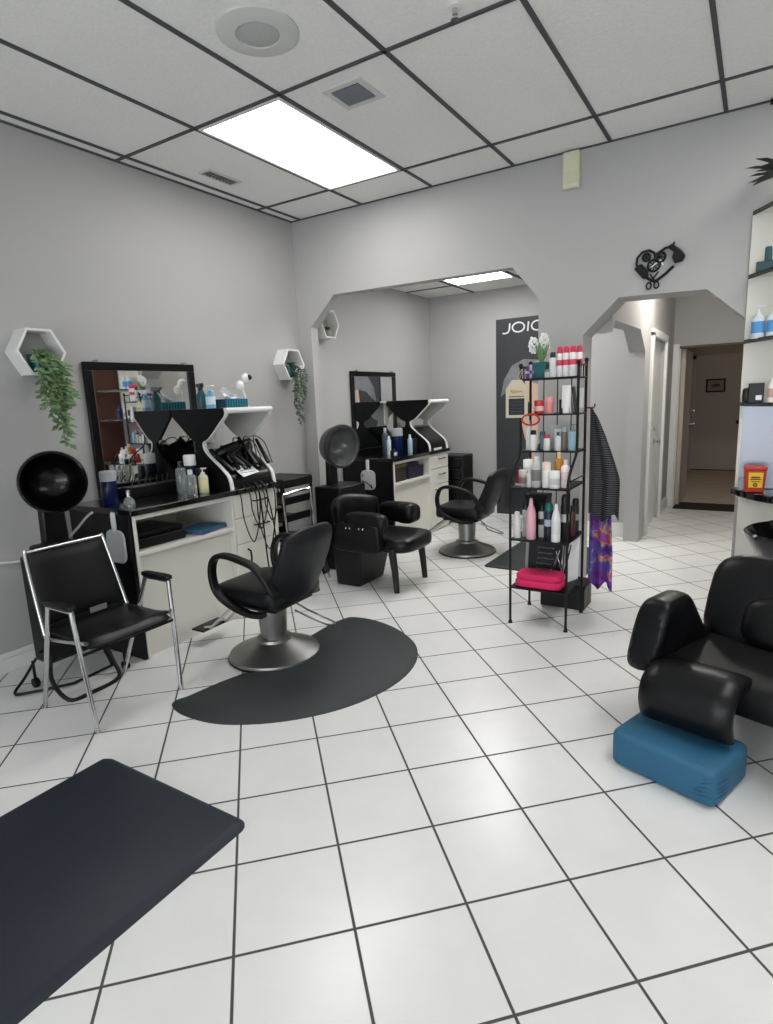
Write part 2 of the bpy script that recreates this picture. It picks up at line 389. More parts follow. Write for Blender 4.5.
# ------------------------------------------------------------------ ceiling fittings
def troffer(x0, y0, x1, y1, z, label, m, group=None, name='ceiling_light'):
    t = thing(name, label, 'ceiling light', ((x0 + x1) / 2, (y0 + y1) / 2, z), 0, group)
    a, b = (x1 - x0) / 2, (y1 - y0) / 2; f = MB(); w = .02
    f.bb((-a, -b, -.012), (a, -b + w, .002)); f.bb((-a, b - w, -.012), (a, b, .002)); f.bb((-a, -b + w, -.012), (-a + w, b - w, .002)); f.bb((a - w, -b + w, -.012), (a, b - w, .002))
    obj('frame', f, M_white, t); obj('diffuser', MB().bb((-a + w, -b + w, -.006), (a - w, b - w, .001)), m, t)
    return t
troffer(GX[1] + .014, GY[1] + .014, GX[2] - .014, GY[0] - .014, H, 'large lit rectangular troffer in the main ceiling above the left styling station', M_glow)
troffer(-2.93, 5.88, -2.26, 6.27, HB, 'lit rectangular troffer in the ceiling of the side room beyond the wide opening', M_glow2)
troffer(-2.2, 4.5, -1.62, 5.7, HB, 'added lit troffer over the front of the side room, out of sight of the photo', M_glow2)  # unseen lamp added to brighten the wall behind the side arch
for i, (a, b) in enumerate(((6, 2), (6, 0), (3, 5))):
    troffer(GX[a] + .014, GY[b] + .014 - (1.268 if b == 0 else 0), GX[a + 1] - .014, GY[b] + 1.254 - (1.268 if b == 0 else 0), H, 'lit troffer of the main ceiling out of sight of the photo', M_glow, 'troffers out of sight')
t = thing('ceiling_light', 'round flush lamp on the passage ceiling behind the arch', 'ceiling light', (-.55, 6.0, HB))
obj('rim', MB().lathe([(.15, 0), (.155, -.02), (.14, -.03)], n=24), M_white, t); obj('shade', MB().lathe([(.14, -.02), (.12, -.06), (.06, -.08), (.001, -.085)], n=24), mat('passage lamp', (255, 250, 240), .5, emit=PASSAGE), t)
t = thing('ceiling_light', 'small flush lamp on the ceiling of the dim hall beyond the far doorway', 'ceiling light', (-.2, 10.6, 2.6))
obj('rim', MB().lathe([(.13, 0), (.135, -.02), (.12, -.03)], n=24), M_white, t); obj('shade', MB().lathe([(.12, -.02), (.1, -.05), (.001, -.07)], n=24), mat('hall lamp', (255, 214, 160), .5, emit=HALL), t)
t = thing('ceiling_speaker', 'round white ceiling speaker in the tile at the top of the photo', 'speaker', (-1.925, 2.17, H))
obj('rim', MB().lathe([(.175, .001), (.175, -.008), (.155, -.014), (.095, -.016), (.09, -.008), (.09, .001)], n=40), mat('off white plastic', (206, 208, 204), .5), t)
obj('grille', MB().lathe([(.092, .0), (.09, -.012), (.05, -.018), (.001, -.02)], n=32), mat('speaker mesh', (184, 186, 184), .7, bump=.6, nscale=400), t)
t = thing('ceiling_vent', 'square ceiling vent with a dark grille beside the big ceiling light', 'vent', (-1.895, 2.84, H))
f = MB()
f.bb((-.12, -.12, -.006), (.12, -.085, .001)); f.bb((-.12, .085, -.006), (.12, .12, .001)); f.bb((-.12, -.085, -.006), (-.085, .085, .001)); f.bb((.085, -.085, -.006), (.12, .085, .001))
obj('frame', f, mat('off white plastic', (178, 180, 176), .5), t, bevel=.002)
f = MB()
for i in range(8): f.box((0, -.07 + i * .02, -.006), (.165, .006, .010), M=Matrix.Rotation(.5, 3, 'X'))
obj('grille', f, mat('grille grey', (120, 122, 128), .5), t); obj('backing', MB().bb((-.085, -.085, -.003), (.085, .085, .001)), M_iron, t)
t = thing('ceiling_vent', 'narrow slotted air vent in the ceiling near the left wall', 'vent', (-3.285, 3.21, H))
f = MB(); f.bb((-.055, -.15, -.008), (-.04, .15, .001)); f.bb((.04, -.15, -.008), (.055, .15, .001)); f.bb((-.04, -.15, -.008), (.04, -.135, .001)); f.bb((-.04, .135, -.008), (.04, .15, .001))
obj('frame', f, mat('off white plastic', (178, 180, 176), .5), t)
f = MB()
for i in range(9): f.box((0, -.12 + i * .03, -.004), (.08, .012, .008))
obj('slat', f, mat('grille grey', (120, 122, 128), .5), t); obj('backing', MB().bb((-.04, -.135, -.002), (.04, .135, .001)), M_iron, t)
t = thing('sprinkler_head', 'small white sprinkler head hanging under the ceiling at the top edge', 'sprinkler', (-1.16, 2.51, H))
obj('flange', MB().lathe([(.03, 0), (.028, -.01), (.012, -.014)], n=18), M_white, t); s_ = MB(); s_.lathe([(.012, -.012), (.011, -.035), (.005, -.04), (.005, -.05)], n=12); s_.lathe([(.018, -.05), (.018, -.054)], n=12)
obj('deflector', s_, M_chrome, t)
t = thing('wall_sensor', 'cream plastic wall box just under the ceiling above the wide opening', 'sensor', (-1.155, YB, 2.78))
obj('housing', MB().bb((-.055, -.045, 0), (.055, 0, .225)), mat('cream plastic', (214, 213, 186), .5), t, bevel=.012, seg=3)
obj('lens', MB().bb((-.04, -.049, .03), (.04, -.044, .10)), mat('cream lens', (206, 205, 178), .3), t, bevel=.004)
t = thing('ceiling_hook', 'small dark clip at the ceiling edge near the right wall', 'hook', (.0, YB - .03, H - .01))
obj('clip', MB().bb((-.06, -.02, -.02), (.06, .02, .0)), M_iron, t, bevel=.003)
# heart clock
t = thing('wall_clock', 'black metal heart shaped wall clock with hair dryer, comb and scissors above the arch', 'clock', (-.60, YB, 2.235))
def hp(pts): return [(x, -.015, z) for x, z in pts]
h = MB()
h.tube(hp([(-.02, .03), (-.03, .065), (-.06, .085), (-.10, .08), (-.128, .05), (-.133, .01), (-.115, -.03), (-.06, -.085), (-.02, -.11)]), .008)
h.tube(hp([(-.02, .03), (0, .065), (.035, .085), (.075, .085)]), .008)
h.tube(hp([(-.02, -.11), (.04, -.07), (.085, -.03)]), .009)
for c, r in (((-.03, -.01), .035), ((.005, .035), .03), ((-.075, .045), .022)):
    h.tube([(c[0] + r * cos(a * pi / 8), -.015, c[1] + r * sin(a * pi / 8)) for a in range(16)], .007, closed=True)
    for a in range(4): h.tube([(c[0] + r * cos(a * pi / 4), -.015, c[1] + r * sin(a * pi / 4)), (c[0] - r * cos(a * pi / 4), -.015, c[1] - r * sin(a * pi / 4))], .003)
obj('heart_frame', h, M_iron, t)
h = MB(); h.prism([(-.138, 0), (-.10, .01), (-.06, -.04), (-.06, -.08), (-.085, -.085)], 'y', -.02, -.005); h.tube(hp([(-.138, -.01), (-.085, -.075)]), .01)
obj('comb', h, M_iron, t, bevel=.002)
h = MB(); h.prism([(.045, .085), (.075, .10), (.135, .045), (.15, .02), (.135, -.01), (.09, -.015), (.075, .02), (.085, .05)], 'y', -.045, -.005); h.prism([(.075, .10), (.085, .115), (.09, .095)], 'y', -.04, -.01)
obj('hair_dryer', h, M_iron, t, bevel=.006)
h = MB()
for cx in (-.055, -.01): h.tube([(cx + .014 * cos(a * pi / 6), -.015, -.13 + .02 * sin(a * pi / 6)) for a in range(12)], .005, closed=True)
h.tube(hp([(-.048, -.11), (.0, -.05)]), .005); h.tube(hp([(-.016, -.11), (-.05, -.06)]), .005)
obj('scissors', h, M_iron, t)
h = MB(); h.tube(hp([(.008, .018), (-.045, -.02)]), .005); h.tube(hp([(.008, .018), (.025, -.015)]), .004)
obj('clock_hand', h, M_print, t)

# ------------------------------------------------------------------ mats on the floor
def bevel_mat(poly, h, inset):
    n = len(poly); ar = sum(poly[i][0] * poly[(i + 1) % n][1] - poly[(i + 1) % n][0] * poly[i][1] for i in range(n)); sg = 1 if ar > 0 else -1
    top = []
    for i in range(n):
        a = Vector(poly[i - 1]); b = Vector(poly[i]); c = Vector(poly[(i + 1) % n])
        t = ((b - a).normalized() + (c - b).normalized()).normalized(); nn = Vector((-t.y, t.x)) * sg; top.append(b + nn * inset)
    vs = [(p[0], p[1], 0) for p in poly] + [(p[0], p[1], .004) for p in poly] + [(p.x, p.y, h) for p in top]
    fs = [tuple(range(n))[::-1], tuple(range(2 * n, 3 * n))]
    for k in (0, n): fs += [(k + i, k + (i + 1) % n, k + n + (i + 1) % n, k + n + i) for i in range(n)]
    return MB().add(vs, fs)
def dmat():
    cx, cy = -2.36, 2.414
    ctl = [(-.03, -.61), (-.05, -.67), (-.015, -.715), (.12, -.745), (.34, -.71), (.58, -.55), (.76, -.31), (.845, -.02), (.82, .26), (.69, .49), (.47, .645), (.26, .71), (.12, .70), (.06, .66), (.035, .56), (.03, .42)]
    pts = [(cx + p.x, cy + p.y) for p in smooth_path([(a, b, 0) for a, b in ctl], 5)]
    for i in range(13):
        a = radians(66 - 132 * i / 12); pts.append((cx - .06 + .24 * cos(a), cy + .31 * sin(a)))
    pts += [(cx + .0, cy - .42)]
    return bevel_mat(pts, .018, .03)
tag(obj('floor_mat', dmat(), M_mat), 'dark grey half round anti fatigue mat under the styling chair in the middle', 'mat')
def roundrect(x0, y0, x1, y1, r, n=5):
    p = []
    for cx, cy, a in ((x1 - r, y1 - r, 0), (x0 + r, y1 - r, 90), (x0 + r, y0 + r, 180), (x1 - r, y0 + r, 270)):
        for i in range(n + 1): p.append((cx + r * cos(radians(a + 90 * i / n)), cy + r * sin(radians(a + 90 * i / n))))
    return p
t = thing('floor_mat', 'large dark slate rectangular mat at the bottom left corner of the photo', 'mat', (0, 0, 0))
obj('mat_pad', bevel_mat(roundrect(-2.27, -.30, -1.43, 1.28, .045), .022, .028), M_mat2, t)
rg = MB(); rg.lathe([(.30, .022), (.305, .026), (.295, .028), (.27, .026), (.26, .022)], (-2.36, .50, 0), 40, cap=False); obj('base_ring', rg, M_black, t)
tag(obj('floor_mat', MB().prism(roundrect(-1.945, 4.615, -1.10, 5.6, .03), 'z', 0, .014), M_mat, bevel=.006), 'dark mat on the floor behind the product rack, seen through the wide opening', 'mat')

# ------------------------------------------------------------------ styling stations
def station(y0, label, mlabel, group):
    """origin at the left front floor corner; x: wall is at -.61, front at 0; y to the right along the wall"""
    t = thing('styling_station', label, 'salon station', (-2.97, y0, 0), 0, group)
    D = .60; W = 1.19; YD = .76; Z = .865
    obj('side_panel', MB().bb((-D, -.02, 0), (-.01, .0, Z)), M_lacq, t, bevel=.002)
    c = MB()
    c.bb((-D, .0, .0), (0, .018, Z)); c.bb((-D, YD - .018, 0), (0, YD, Z)); c.bb((-D, .018, Z - .03), (-.005, YD - .018, Z)); c.bb((-D, .018, .625), (0, YD - .018, .65)); c.bb((-D, .018, .2), (-D + .018, YD - .018, Z - .03))
    obj('carcass', c, M_lam, t, bevel=.0015)
    obj('modesty_panel', MB().bb((-.06, .018, .0), (-.04, YD - .018, .625)), M_lam, t)
    obj('drawer_cabinet', MB().bb((-D, YD, .0), (-.02, W, Z)), M_lam, t, bevel=.002)
    for z0, z1 in ((.70, .86), (.52, .695), (.02, .515)):
        dr = obj('drawer' if z0 > .3 else 'door', MB().bb((-.02, YD + .006, z0), (0, W - .006, z1)), M_lam, t, bevel=.003)
        h = MB()
        if z0 > .3: h.tube([(0, W - .25, (z0 + z1) / 2 + .02), (.025, W - .25, (z0 + z1) / 2 + .02), (.025, W - .12, (z0 + z1) / 2 + .02), (0, W - .12, (z0 + z1) / 2 + .02)], .005)
        else: h.tube(arc((0.0, YD + .07, .42), .05, -90, 90, 8, 'xz') if False else [(0, YD + .10, .37), (.025, YD + .10, .38), (.03, YD + .10, .42), (.025, YD + .10, .46), (0, YD + .10, .47)], .007)
        obj('handle', h, M_iron if z0 > .3 else M_black, dr)
    obj('countertop', MB().bb((-D, -.025, Z), (.02, W + .01, Z + .035)), M_granite, t, bevel=.004)
    # two hourglass shaped fins carrying the upper shelf
    zt, zw, zb = 1.445, 1.19, Z + .035
    def fin(w):
        xc = -.275; R = []; prof = [(0.0, zt), (.003, zt - .045), (-.055, zt - .10), (-.17, zt - .20), (-.225, zw + .03), (-.228, zw - .01), (-.19, zw - .06), (-.05, zb + .12), (-.01, zb + .065), (0.0, zb)]
        R = [tuple(p) for p in smooth_path([(x, z, 0) for x, z in prof], 3)]
        R = [(p[0], p[1]) for p in R]
        Lf = [(2 * xc - x + .02, z) for x, z in reversed(R)]
        return R, Lf
    R, Lf = fin(0)
    for yy, m, nm in ((YD - .0, mat('matt black panel', (9, 9, 11), .6, spec=.2), 'black'), (W - .02, mat('shaded white laminate', (196, 195, 190), .5), 'white')):  # far fin is white laminate; its shade is put into the greyer colour
        f = obj('side_fin', MB().prism(R + Lf, 'y', yy, yy + .018), m, t)
        pr = MB()
        out = [(x + .001, yy - .004, z) for x, z in R] ; inn = [(x + .001, yy + .022, z) for x, z in R]
        vs = out + inn + [(x - .012, y, z) for x, y, z in out] + [(x - .012, y, z) for x, y, z in inn]; n = len(out); fs = []
        for i in range(n - 1):
            fs += [(i, i + 1, n + i + 1, n + i), (2 * n + i, 3 * n + i, 3 * n + i + 1, 2 * n + i + 1), (i, 2 * n + i, 2 * n + i + 1, i + 1), (n + i, n + i + 1, 3 * n + i + 1, 3 * n + i)]
        obj('edge_band', pr.add(vs, fs), M_white, f)
    f = MB(); f.bb((-D, YD + .018, zt - .02), (.0, W - .02, zt)); f.prism([(-D, zt - .02), (-D + .02, zt - .02), (-D + .02, zw), (-D, zw)], 'y', YD + .018, W - .02)
    obj('shelf', f, M_lam, t, bevel=.004)
    f = MB(); f.tube([(.003, YD + .0, zt - .02), (.003, W, zt - .02)], .019, 12); obj('shelf_nosing', f, M_white, t)
    f = MB(); f.prism([(-.30, zw - .02), (-.22, zw - .02), (-.03, zb + .09), (-.01, zb), (-.30, zb)], 'y', YD + .018, YD + .024)
    obj('tool_rest', MB().prism([(-.36, zw - .03)] + [(x - .012, z) for x, z in R if z < zw - .025] + [(-.012, zb), (-.36, zb)], 'y', YD + .024, W - .026), M_lacq, t)
    return t
station(2.01, 'white and black styling station on the left wall, counter heaped with hot tools', '', 'styling stations')
station(4.865, 'white and black styling station in the side room beyond the wide opening', '', 'styling stations')

def wall_mirror(y, w, z0, z1, rz, label):
    t = thing('wall_mirror', label, 'mirror', (XL + .004, y, z0), rz)
    f = MB(); b = .05; hh = z1 - z0
    f.bb((0, 0, 0), (.028, w, b)); f.bb((0, 0, hh - b), (.028, w, hh)); f.bb((0, 0, b), (.028, b, hh - b)); f.bb((0, w - b, b), (.028, w, hh - b))
    obj('frame', f, M_lacq, t, bevel=.004)
    obj('mirror_glass', MB().bb((.004, b - .003, b - .003), (.014, w - b + .003, hh - b + .003)), M_mirror, t)
    cl = MB()
    for yy in (.08, w - .08): cl.box((.02, yy, hh + .004), (.035, .02, .016))
    obj('clip', cl, M_chrome, t)
wall_mirror(2.195, .80, .905, 1.76, radians(-4.6), 'black framed wall mirror over the left styling station counter')
wall_mirror(5.05, .85, .905, 1.76, radians(-1.0), 'black framed wall mirror over the station in the side room')

# ------------------------------------------------------------------ hydraulic styling chairs
def styling_chair(loc, rz, label):
    """faces -x"""
    t = thing('styling_chair', label, 'salon chair', loc, rz, 'hydraulic styling chairs')
    obj('base', MB().lathe([(.264, .0), (.268, .012), (.262, .03), (.205, .055), (.13, .085), (.105, .10), (.10, .115), (.085, .12)], n=40), M_steel, t)
    obj('base_trim', MB().lathe([(.265, -.0), (.273, .008), (.265, .017)], n=40), M_iron, t)
    obj('hydraulic_column', MB().lathe([(.075, .105), (.082, .22), (.088, .33), (.088, .345)], n=28), M_steel, t)
    obj('seat_plate', MB().bb((-.17, -.17, .33), (.17, .17, .355)), M_iron, t, bevel=.004)
    obj('seat', MB().superbox((-.01, 0, .410), (.46, .46, .115), .28, 12), M_vinyl, t)
    # back: reclined curved shell
    def back(u, v):
        a = (u - .5) * 2; w = .235 * (1 - .10 * v ** 2) * (1 - .10 * (1 - v) ** 2)
        y = a * w; z = .345 + v * .465 - .05 * abs(a) ** 3 * (v ** 2) + .05 * (1 - v) ** 2 * abs(a) ** 2
        x = .17 + v * .185 + .02 * sin(pi * v) - .055 * a * a
        return (x, y, z)
    obj('backrest', MB().sheet(back, 18, 18, .075), M_vinyl2, t, sub=1)
    for s in (-1, 1):
        pth = smooth_path([(.24, s * .235, .46), (.15, s * .255, .60), (.04, s * .265, .645), (-.08, s * .265, .66), (-.15, s * .264, .632), (-.182, s * .26, .55), (-.165, s * .256, .45), (-.09, s * .25, .385), (.05, s * .245, .34), (.16, s * .24, .345)], 5)
        m = MB()
        # flat strap section
        n = len(pth); vs = []; fs = []
        for i, p in enumerate(pth):
            tg = (pth[min(i + 1, n - 1)] - pth[max(i - 1, 0)]).normalized(); nr = Vector((-tg.z, 0, tg.x))
            for a, b in ((-.014, -.024), (.014, -.024), (.014, .024), (-.014, .024)): vs.append(p + nr * a + Vector((0, b, 0)))
        for i in range(n - 1):
            for q in range(4): fs.append((i * 4 + q, i * 4 + (q + 1) % 4, (i + 1) * 4 + (q + 1) % 4, (i + 1) * 4 + q))
        fs += [(0, 1, 2, 3), tuple(4 * (n - 1) + q for q in range(4))]
        obj('armrest', m.add(vs, fs), M_black, t, bevel=.006)
    fr_ = MB()
    for q in (-.06, .06): fr_.tube([(-.15, q, .34), (-.26, q * 1.1, .27), (-.44, q * 1.1, .12), (-.50, q * 1.1, .105)], .010)
    ft = obj('footrest', fr_, M_chrome, t)
    obj('foot_plate', MB().bb((-.575, -.11, .092), (-.47, .11, .104)), M_black, ft, bevel=.004)
    lv = MB(); lv.tube(smooth_path([(.05, .10, .32), (.12, .17, .24), (.10, .30, .16), (.24, .28, .135), (.30, .12, .19), (.12, .06, .27)], 5), .006)
    obj('pump_lever', lv, M_steel, t)
    return t
sc1 = styling_chair((-2.345, 2.414, 0), radians(2), 'black hydraulic styling chair standing on the half round mat')
copy_thing(sc1, (-2.29, 5.04, 0), radians(2), 'black hydraulic styling chair in the side room in front of the far station')
for ch in sc1.children:
    pass
sc1.location.z = .0

# ------------------------------------------------------------------ chrome arm chair
t = thing('armchair', 'black vinyl chair with chrome frame and padded arms by the left wall', 'chair', (-2.73, 1.61, 0))
# faces +x ; front legs x=+.24, rear x=-.23
for s in (-1, 1):
    obj('front_leg', MB().tube([(.245, s * .235, 0), (.205, s * .258, .585)], .0115, 10), M_chrome, t)
    obj('rear_leg', MB().tube([(-.225, s * .222, 0), (.02, s * .258, .585)], .0115, 10), M_chrome, t)
    obj('arm_bar', MB().tube([(.02, s * .258, .585), (.205, s * .258, .585)], .0115, 10), M_chrome, t)
    obj('armrest', MB().superbox((.112, s * .258, .602), (.225, .045, .026), .4, 8), M_vinyl, t)
    obj('side_rail', MB().tube(smooth_path([(.235, s * .225, .43), (.0, s * .225, .40), (-.10, s * .225, .40), (-.13, s * .222, .45), (-.228, s * .205, .775), (-.235, s * .195, .795)], 5), .0095, 10), M_chrome, t)
obj('top_rail', MB().tube([(-.235, -.195, .795), (-.24, 0, .795), (-.235, .195, .795)], .0095, 10), M_chrome, t)
obj('seat', MB().sheet(lambda u, v: (-.12 + .37 * u + (.02 * (1 - (2 * v - 1) ** 2) * u), (v - .5) * .445, .425 - .025 * sin(pi * u) * (1 - (2 * v - 1) ** 2) - .02 * (u > .93)), 16, 12, .04), M_vinyl, t, sub=1)
obj('backrest', MB().sheet(lambda u, v: (-.122 - .108 * u - .022 * (1 - (2 * v - 1) ** 2), (v - .5) * (.435 - .04 * u), .44 + .355 * u), 14, 12, .03), M_vinyl, t, sub=1)
obj('cross_bar', MB().tube([(.235, -.24, .17), (.235, -.1, .30), (.235, .1, .30), (.235, .24, .17)], .008) if False else MB().tube([(-.20, -.225, .30), (-.20, .225, .30)], .009), M_iron, t)
obj('lower_bar', MB().tube([(.225, -.24, .38), (.225, .24, .38)], .008), M_iron, t)
obj('maker_plate', MB().bb((-.095, .0, .447), (-.09, .09, .475)), mat('grey plate', (120, 122, 124), .5), t)

# ------------------------------------------------------------------ hooded dryers
def dryer(loc, rz, label, hoodmat, inner, big):
    t = thing('hooded_hair_dryer', label, 'hair dryer', loc, rz)
    return t
t = thing('hooded_hair_dryer', 'black hooded hair dryer on a stand behind the chrome armed chair', 'hair dryer', (-3.2, 1.60, 0))
MH = Matrix.Rotation(radians(78), 3, 'Y') @ Matrix.Rotation(0, 3, 'X')
aim = Vector((3.2, -1.72, .2)).normalized(); MH = Vector((0, 0, 1)).rotation_difference(aim).to_matrix()
hc = Vector((0.0, .12, 1.09))
bowl = [(.001, -.15), (.07, -.142), (.12, -.12), (.16, -.075), (.178, -.02), (.184, .03), (.186, .055), (.176, .06), (.168, .05), (.16, .0), (.14, -.06), (.10, -.10), (.05, -.12), (.001, -.125)]
obj('hood', MB().lathe([(r * .87, z * .9) for r, z in bowl], hc, 36, MH), mat('black hood plastic', (7, 7, 9), .22, spec=.35), t)
obj('hood_ring', MB().lathe([(r * .87, z * .9) for r, z in [(.178, .0), (.192, .004), (.194, .02), (.19, .035), (.180, .038)]], hc, 36, MH, cap=False), M_lacq, t)
obj('neck', MB().prism([(.085, .70), (.225, .70), (.215, 1.02), (.095, 1.02)], 'x', -.16, -.10), M_black, t, bevel=.012)
bd = MB(); bd.add([(-.16, -.04, .70), (.04, -.04, .72), (.04, .30, .72), (-.16, .30, .70), (-.05, -.09, .14), (.10, -.09, .14), (.10, .28, .14), (-.05, .28, .14)], [(0, 1, 2, 3), (7, 6, 5, 4), (0, 4, 5, 1), (1, 5, 6, 2), (2, 6, 7, 3), (3, 7, 4, 0)])
obj('body', bd, M_black, t, bevel=.02)
obj('shoulder', MB().bb((-.15, .01, .66), (.02, .23, .75)), M_black, t, bevel=.02)
b1 = MB(); b1.tube(smooth_path([(-.05, -.08, .15), (-.06, -.15, .06), (-.04, -.215, .012), (.02, -.19, .012), (.14, .0, .012)], 5), .008); b1.tube([(.14, .0, .012), (.12, .24, .012), (-.02, .26, .15)], .008)
obj('base_rod', b1, M_iron, t)
b1 = MB(); b1.tube(smooth_path([(.06, -.05, .20), (.18, -.13, .10), (.30, -.12, .012), (.33, -.02, .012), (.30, .16, .012), (.20, .20, .08), (.08, .22, .20)], 5), .011)
obj('base_loop', b1, M_iron, t)
for px, py in ((-.03, -.11), (.22, .26)):
    cst = MB(); cst.lathe([(.001, -.012), (.026, -.012), (.026, .012), (.001, .012)], (px, py, .026), 14, Matrix.Rotation(pi / 2, 3, 'X')); cst.tube([(px, py, .026), (px, py, .15)], .008)
    obj('caster', cst, M_iron, t)
t = thing('hooded_hair_dryer', 'smoked grey hooded hair dryer on a black pedestal behind the black tub chair', 'hair dryer', (-3.10, 4.02, 0))
aim = Vector((2.6, -2.2, .1)); aim = Vector((.95, -.25, -.06)).normalized(); MH = Vector((0, 0, 1)).rotation_difference(aim).to_matrix()
hc = Vector((.02, .12, 1.08))
obj('hood', MB().lathe([(r * .98, z) for r, z in bowl], hc, 36, MH), mat('grey plastic hood', (74, 75, 76), .3), t)
obj('hood_lining', MB().lathe([(.158, .012), (.13, -.05), (.09, -.09), (.001, -.11)], hc, 36, MH, cap=False), mat('grey hood lining', (92, 93, 94), .2), t)
obj('hood_ring', MB().lathe([(.174, .02), (.188, .024), (.19, .05), (.186, .065), (.170, .068)], hc, 36, MH, cap=False), mat('dark hood rim', (48, 48, 50), .3), t)
obj('neck', MB().prism([(.12, .70), (.24, .70), (.23, 1.0), (.13, 1.0)], 'x', -.15, -.09), M_black, t, bevel=.012)
obj('pedestal', MB().bb((-.17, -.02, .0), (.11, .37, .735)), M_black, t, bevel=.012)

# ------------------------------------------------------------------ tub chair
t = thing('armchair', 'black tub armchair with dark wooden legs by the wide opening', 'chair', (-2.50, 3.875, 0))
obj('seat', MB().superbox((.07, .05, .36), (.56, .50, .14), .5, 12), M_vinyl, t)
def tub(u, v):
    a = radians(-62 + 124 * u); r = .27
    return (-.08 - r * cos(a) * (1 + .18 * v), .03 + 1.1 * r * sin(a) * (1 + .08 * v), .38 + v * (.22 + .10 * cos(a)) + .0)
obj('backrest', MB().sheet(tub, 20, 8, .08), M_vinyl, t, sub=1)
for s in (-1, 1):
    a = MB(); a.superbox((.0, .03 + s * .255, .535), (.38, .11, .17), .55, 12); obj('armrest', a, M_vinyl, t)
obj('side_panel', MB().superbox((-.06, -.245, .42), (.42, .09, .22), .25, 10), M_vinyl, t)
obj('skirt', (lambda m: (m.add([(-.33, -.20, 0.0), (-.10, -.20, 0.0), (-.10, .16, .0), (-.33, .16, .0), (-.33, -.24, .36), (-.06, -.24, .36), (-.06, .26, .36), (-.33, .26, .36)], [(0, 3, 2, 1), (4, 5, 6, 7), (0, 1, 5, 4), (1, 2, 6, 5), (2, 3, 7, 6), (3, 0, 4, 7)]), m)[-1])(MB()), M_black, t, bevel=.02)
for s, yy in ((-1, -.185), (1, .26)):
    lg = MB(); lg.tube([(.20, yy, .34), (.222, yy * 1.0, .17), (.235, yy * 1.02, 0)], .03, 10, rf=lambda q: .032 - .010 * q); obj('leg', lg, mat('dark wood', (20, 15, 14), .4), t)
st = MB()
for yy in (-.12, -.085, .0, .035): st.sphere((-.02 + yy, -.292, .50), .008, 8, 6)
obj('stud', st, M_chrome, t)
obj('cap_pad', MB().superbox((.10, .235, .54), (.17, .16, .17), .6, 10), M_vinyl, t)

# ------------------------------------------------------------------ rolling carts
t = thing('salon_trolley', 'black trolley with a chrome hoop frame at the end of the left styling station', 'trolley', (-3.28, 3.62, 0))
obj('top', MB().bb((-.20, -.17, .80), (.16, .19, .875)), M_black, t, bevel=.012)
for z in (.20, .36, .52, .66):
    q = MB(); q.bb((-.17, -.15, z), (.13, .17, z + .015)); q.bb((.115, -.15, z), (.13, .17, z + .06)); q.bb((-.17, -.15, z), (-.155, .17, z + .06)); obj('tray', q, M_black, t, bevel=.004)
for x in (-.19, .14):
    for y in (-.16, .18): obj('post', MB().tube([(x, y, .05), (x, y, .80)], .011), M_iron, t)
obj('hoop', MB().tube(smooth_path([(.26, -.19, .02), (.22, -.215, .35), (.19, -.22, .72), (.195, -.19, .765), (.20, .05, .775), (.21, .085, .74), (.23, .09, .42), (.28, .09, .25), (.32, .13, .02)], 5), .011), M_chrome, t)
for x in (-.19, .14):
    for y in (-.16, .18):
        cst = MB(); cst.lathe([(.001, -.012), (.028, -.012), (.028, .012), (.001, .012)], (x, y, .028), 14, Matrix.Rotation(pi / 2, 3, 'X')); obj('caster', cst, M_iron, t)
t = thing('salon_trolley', 'tall black drawer trolley beyond the station in the side room', 'trolley', (-2.98, 6.3, 0))
obj('shell', MB().bb((-.16, -.14, .10), (.14, .16, .80)), M_black, t, bevel=.015)
for z in (.15, .28, .41, .54, .67): obj('drawer', MB().bb((-.13, -.165, z), (.12, -.12, z + .10)), M_lacq, t, bevel=.01)
for z in (.2,): pass
for x in (-.13, .11):
    for y in (-.12, .13):
        cst = MB(); cst.lathe([(.001, -.014), (.035, -.014), (.035, .014), (.001, .014)], (x, y, .035), 14, Matrix.Rotation(pi / 2, 3, 'X')); cst.tube([(x, y, .035), (x, y, .11)], .01); obj('caster', cst, M_iron, t)

# ------------------------------------------------------------------ shampoo corner
import mathutils
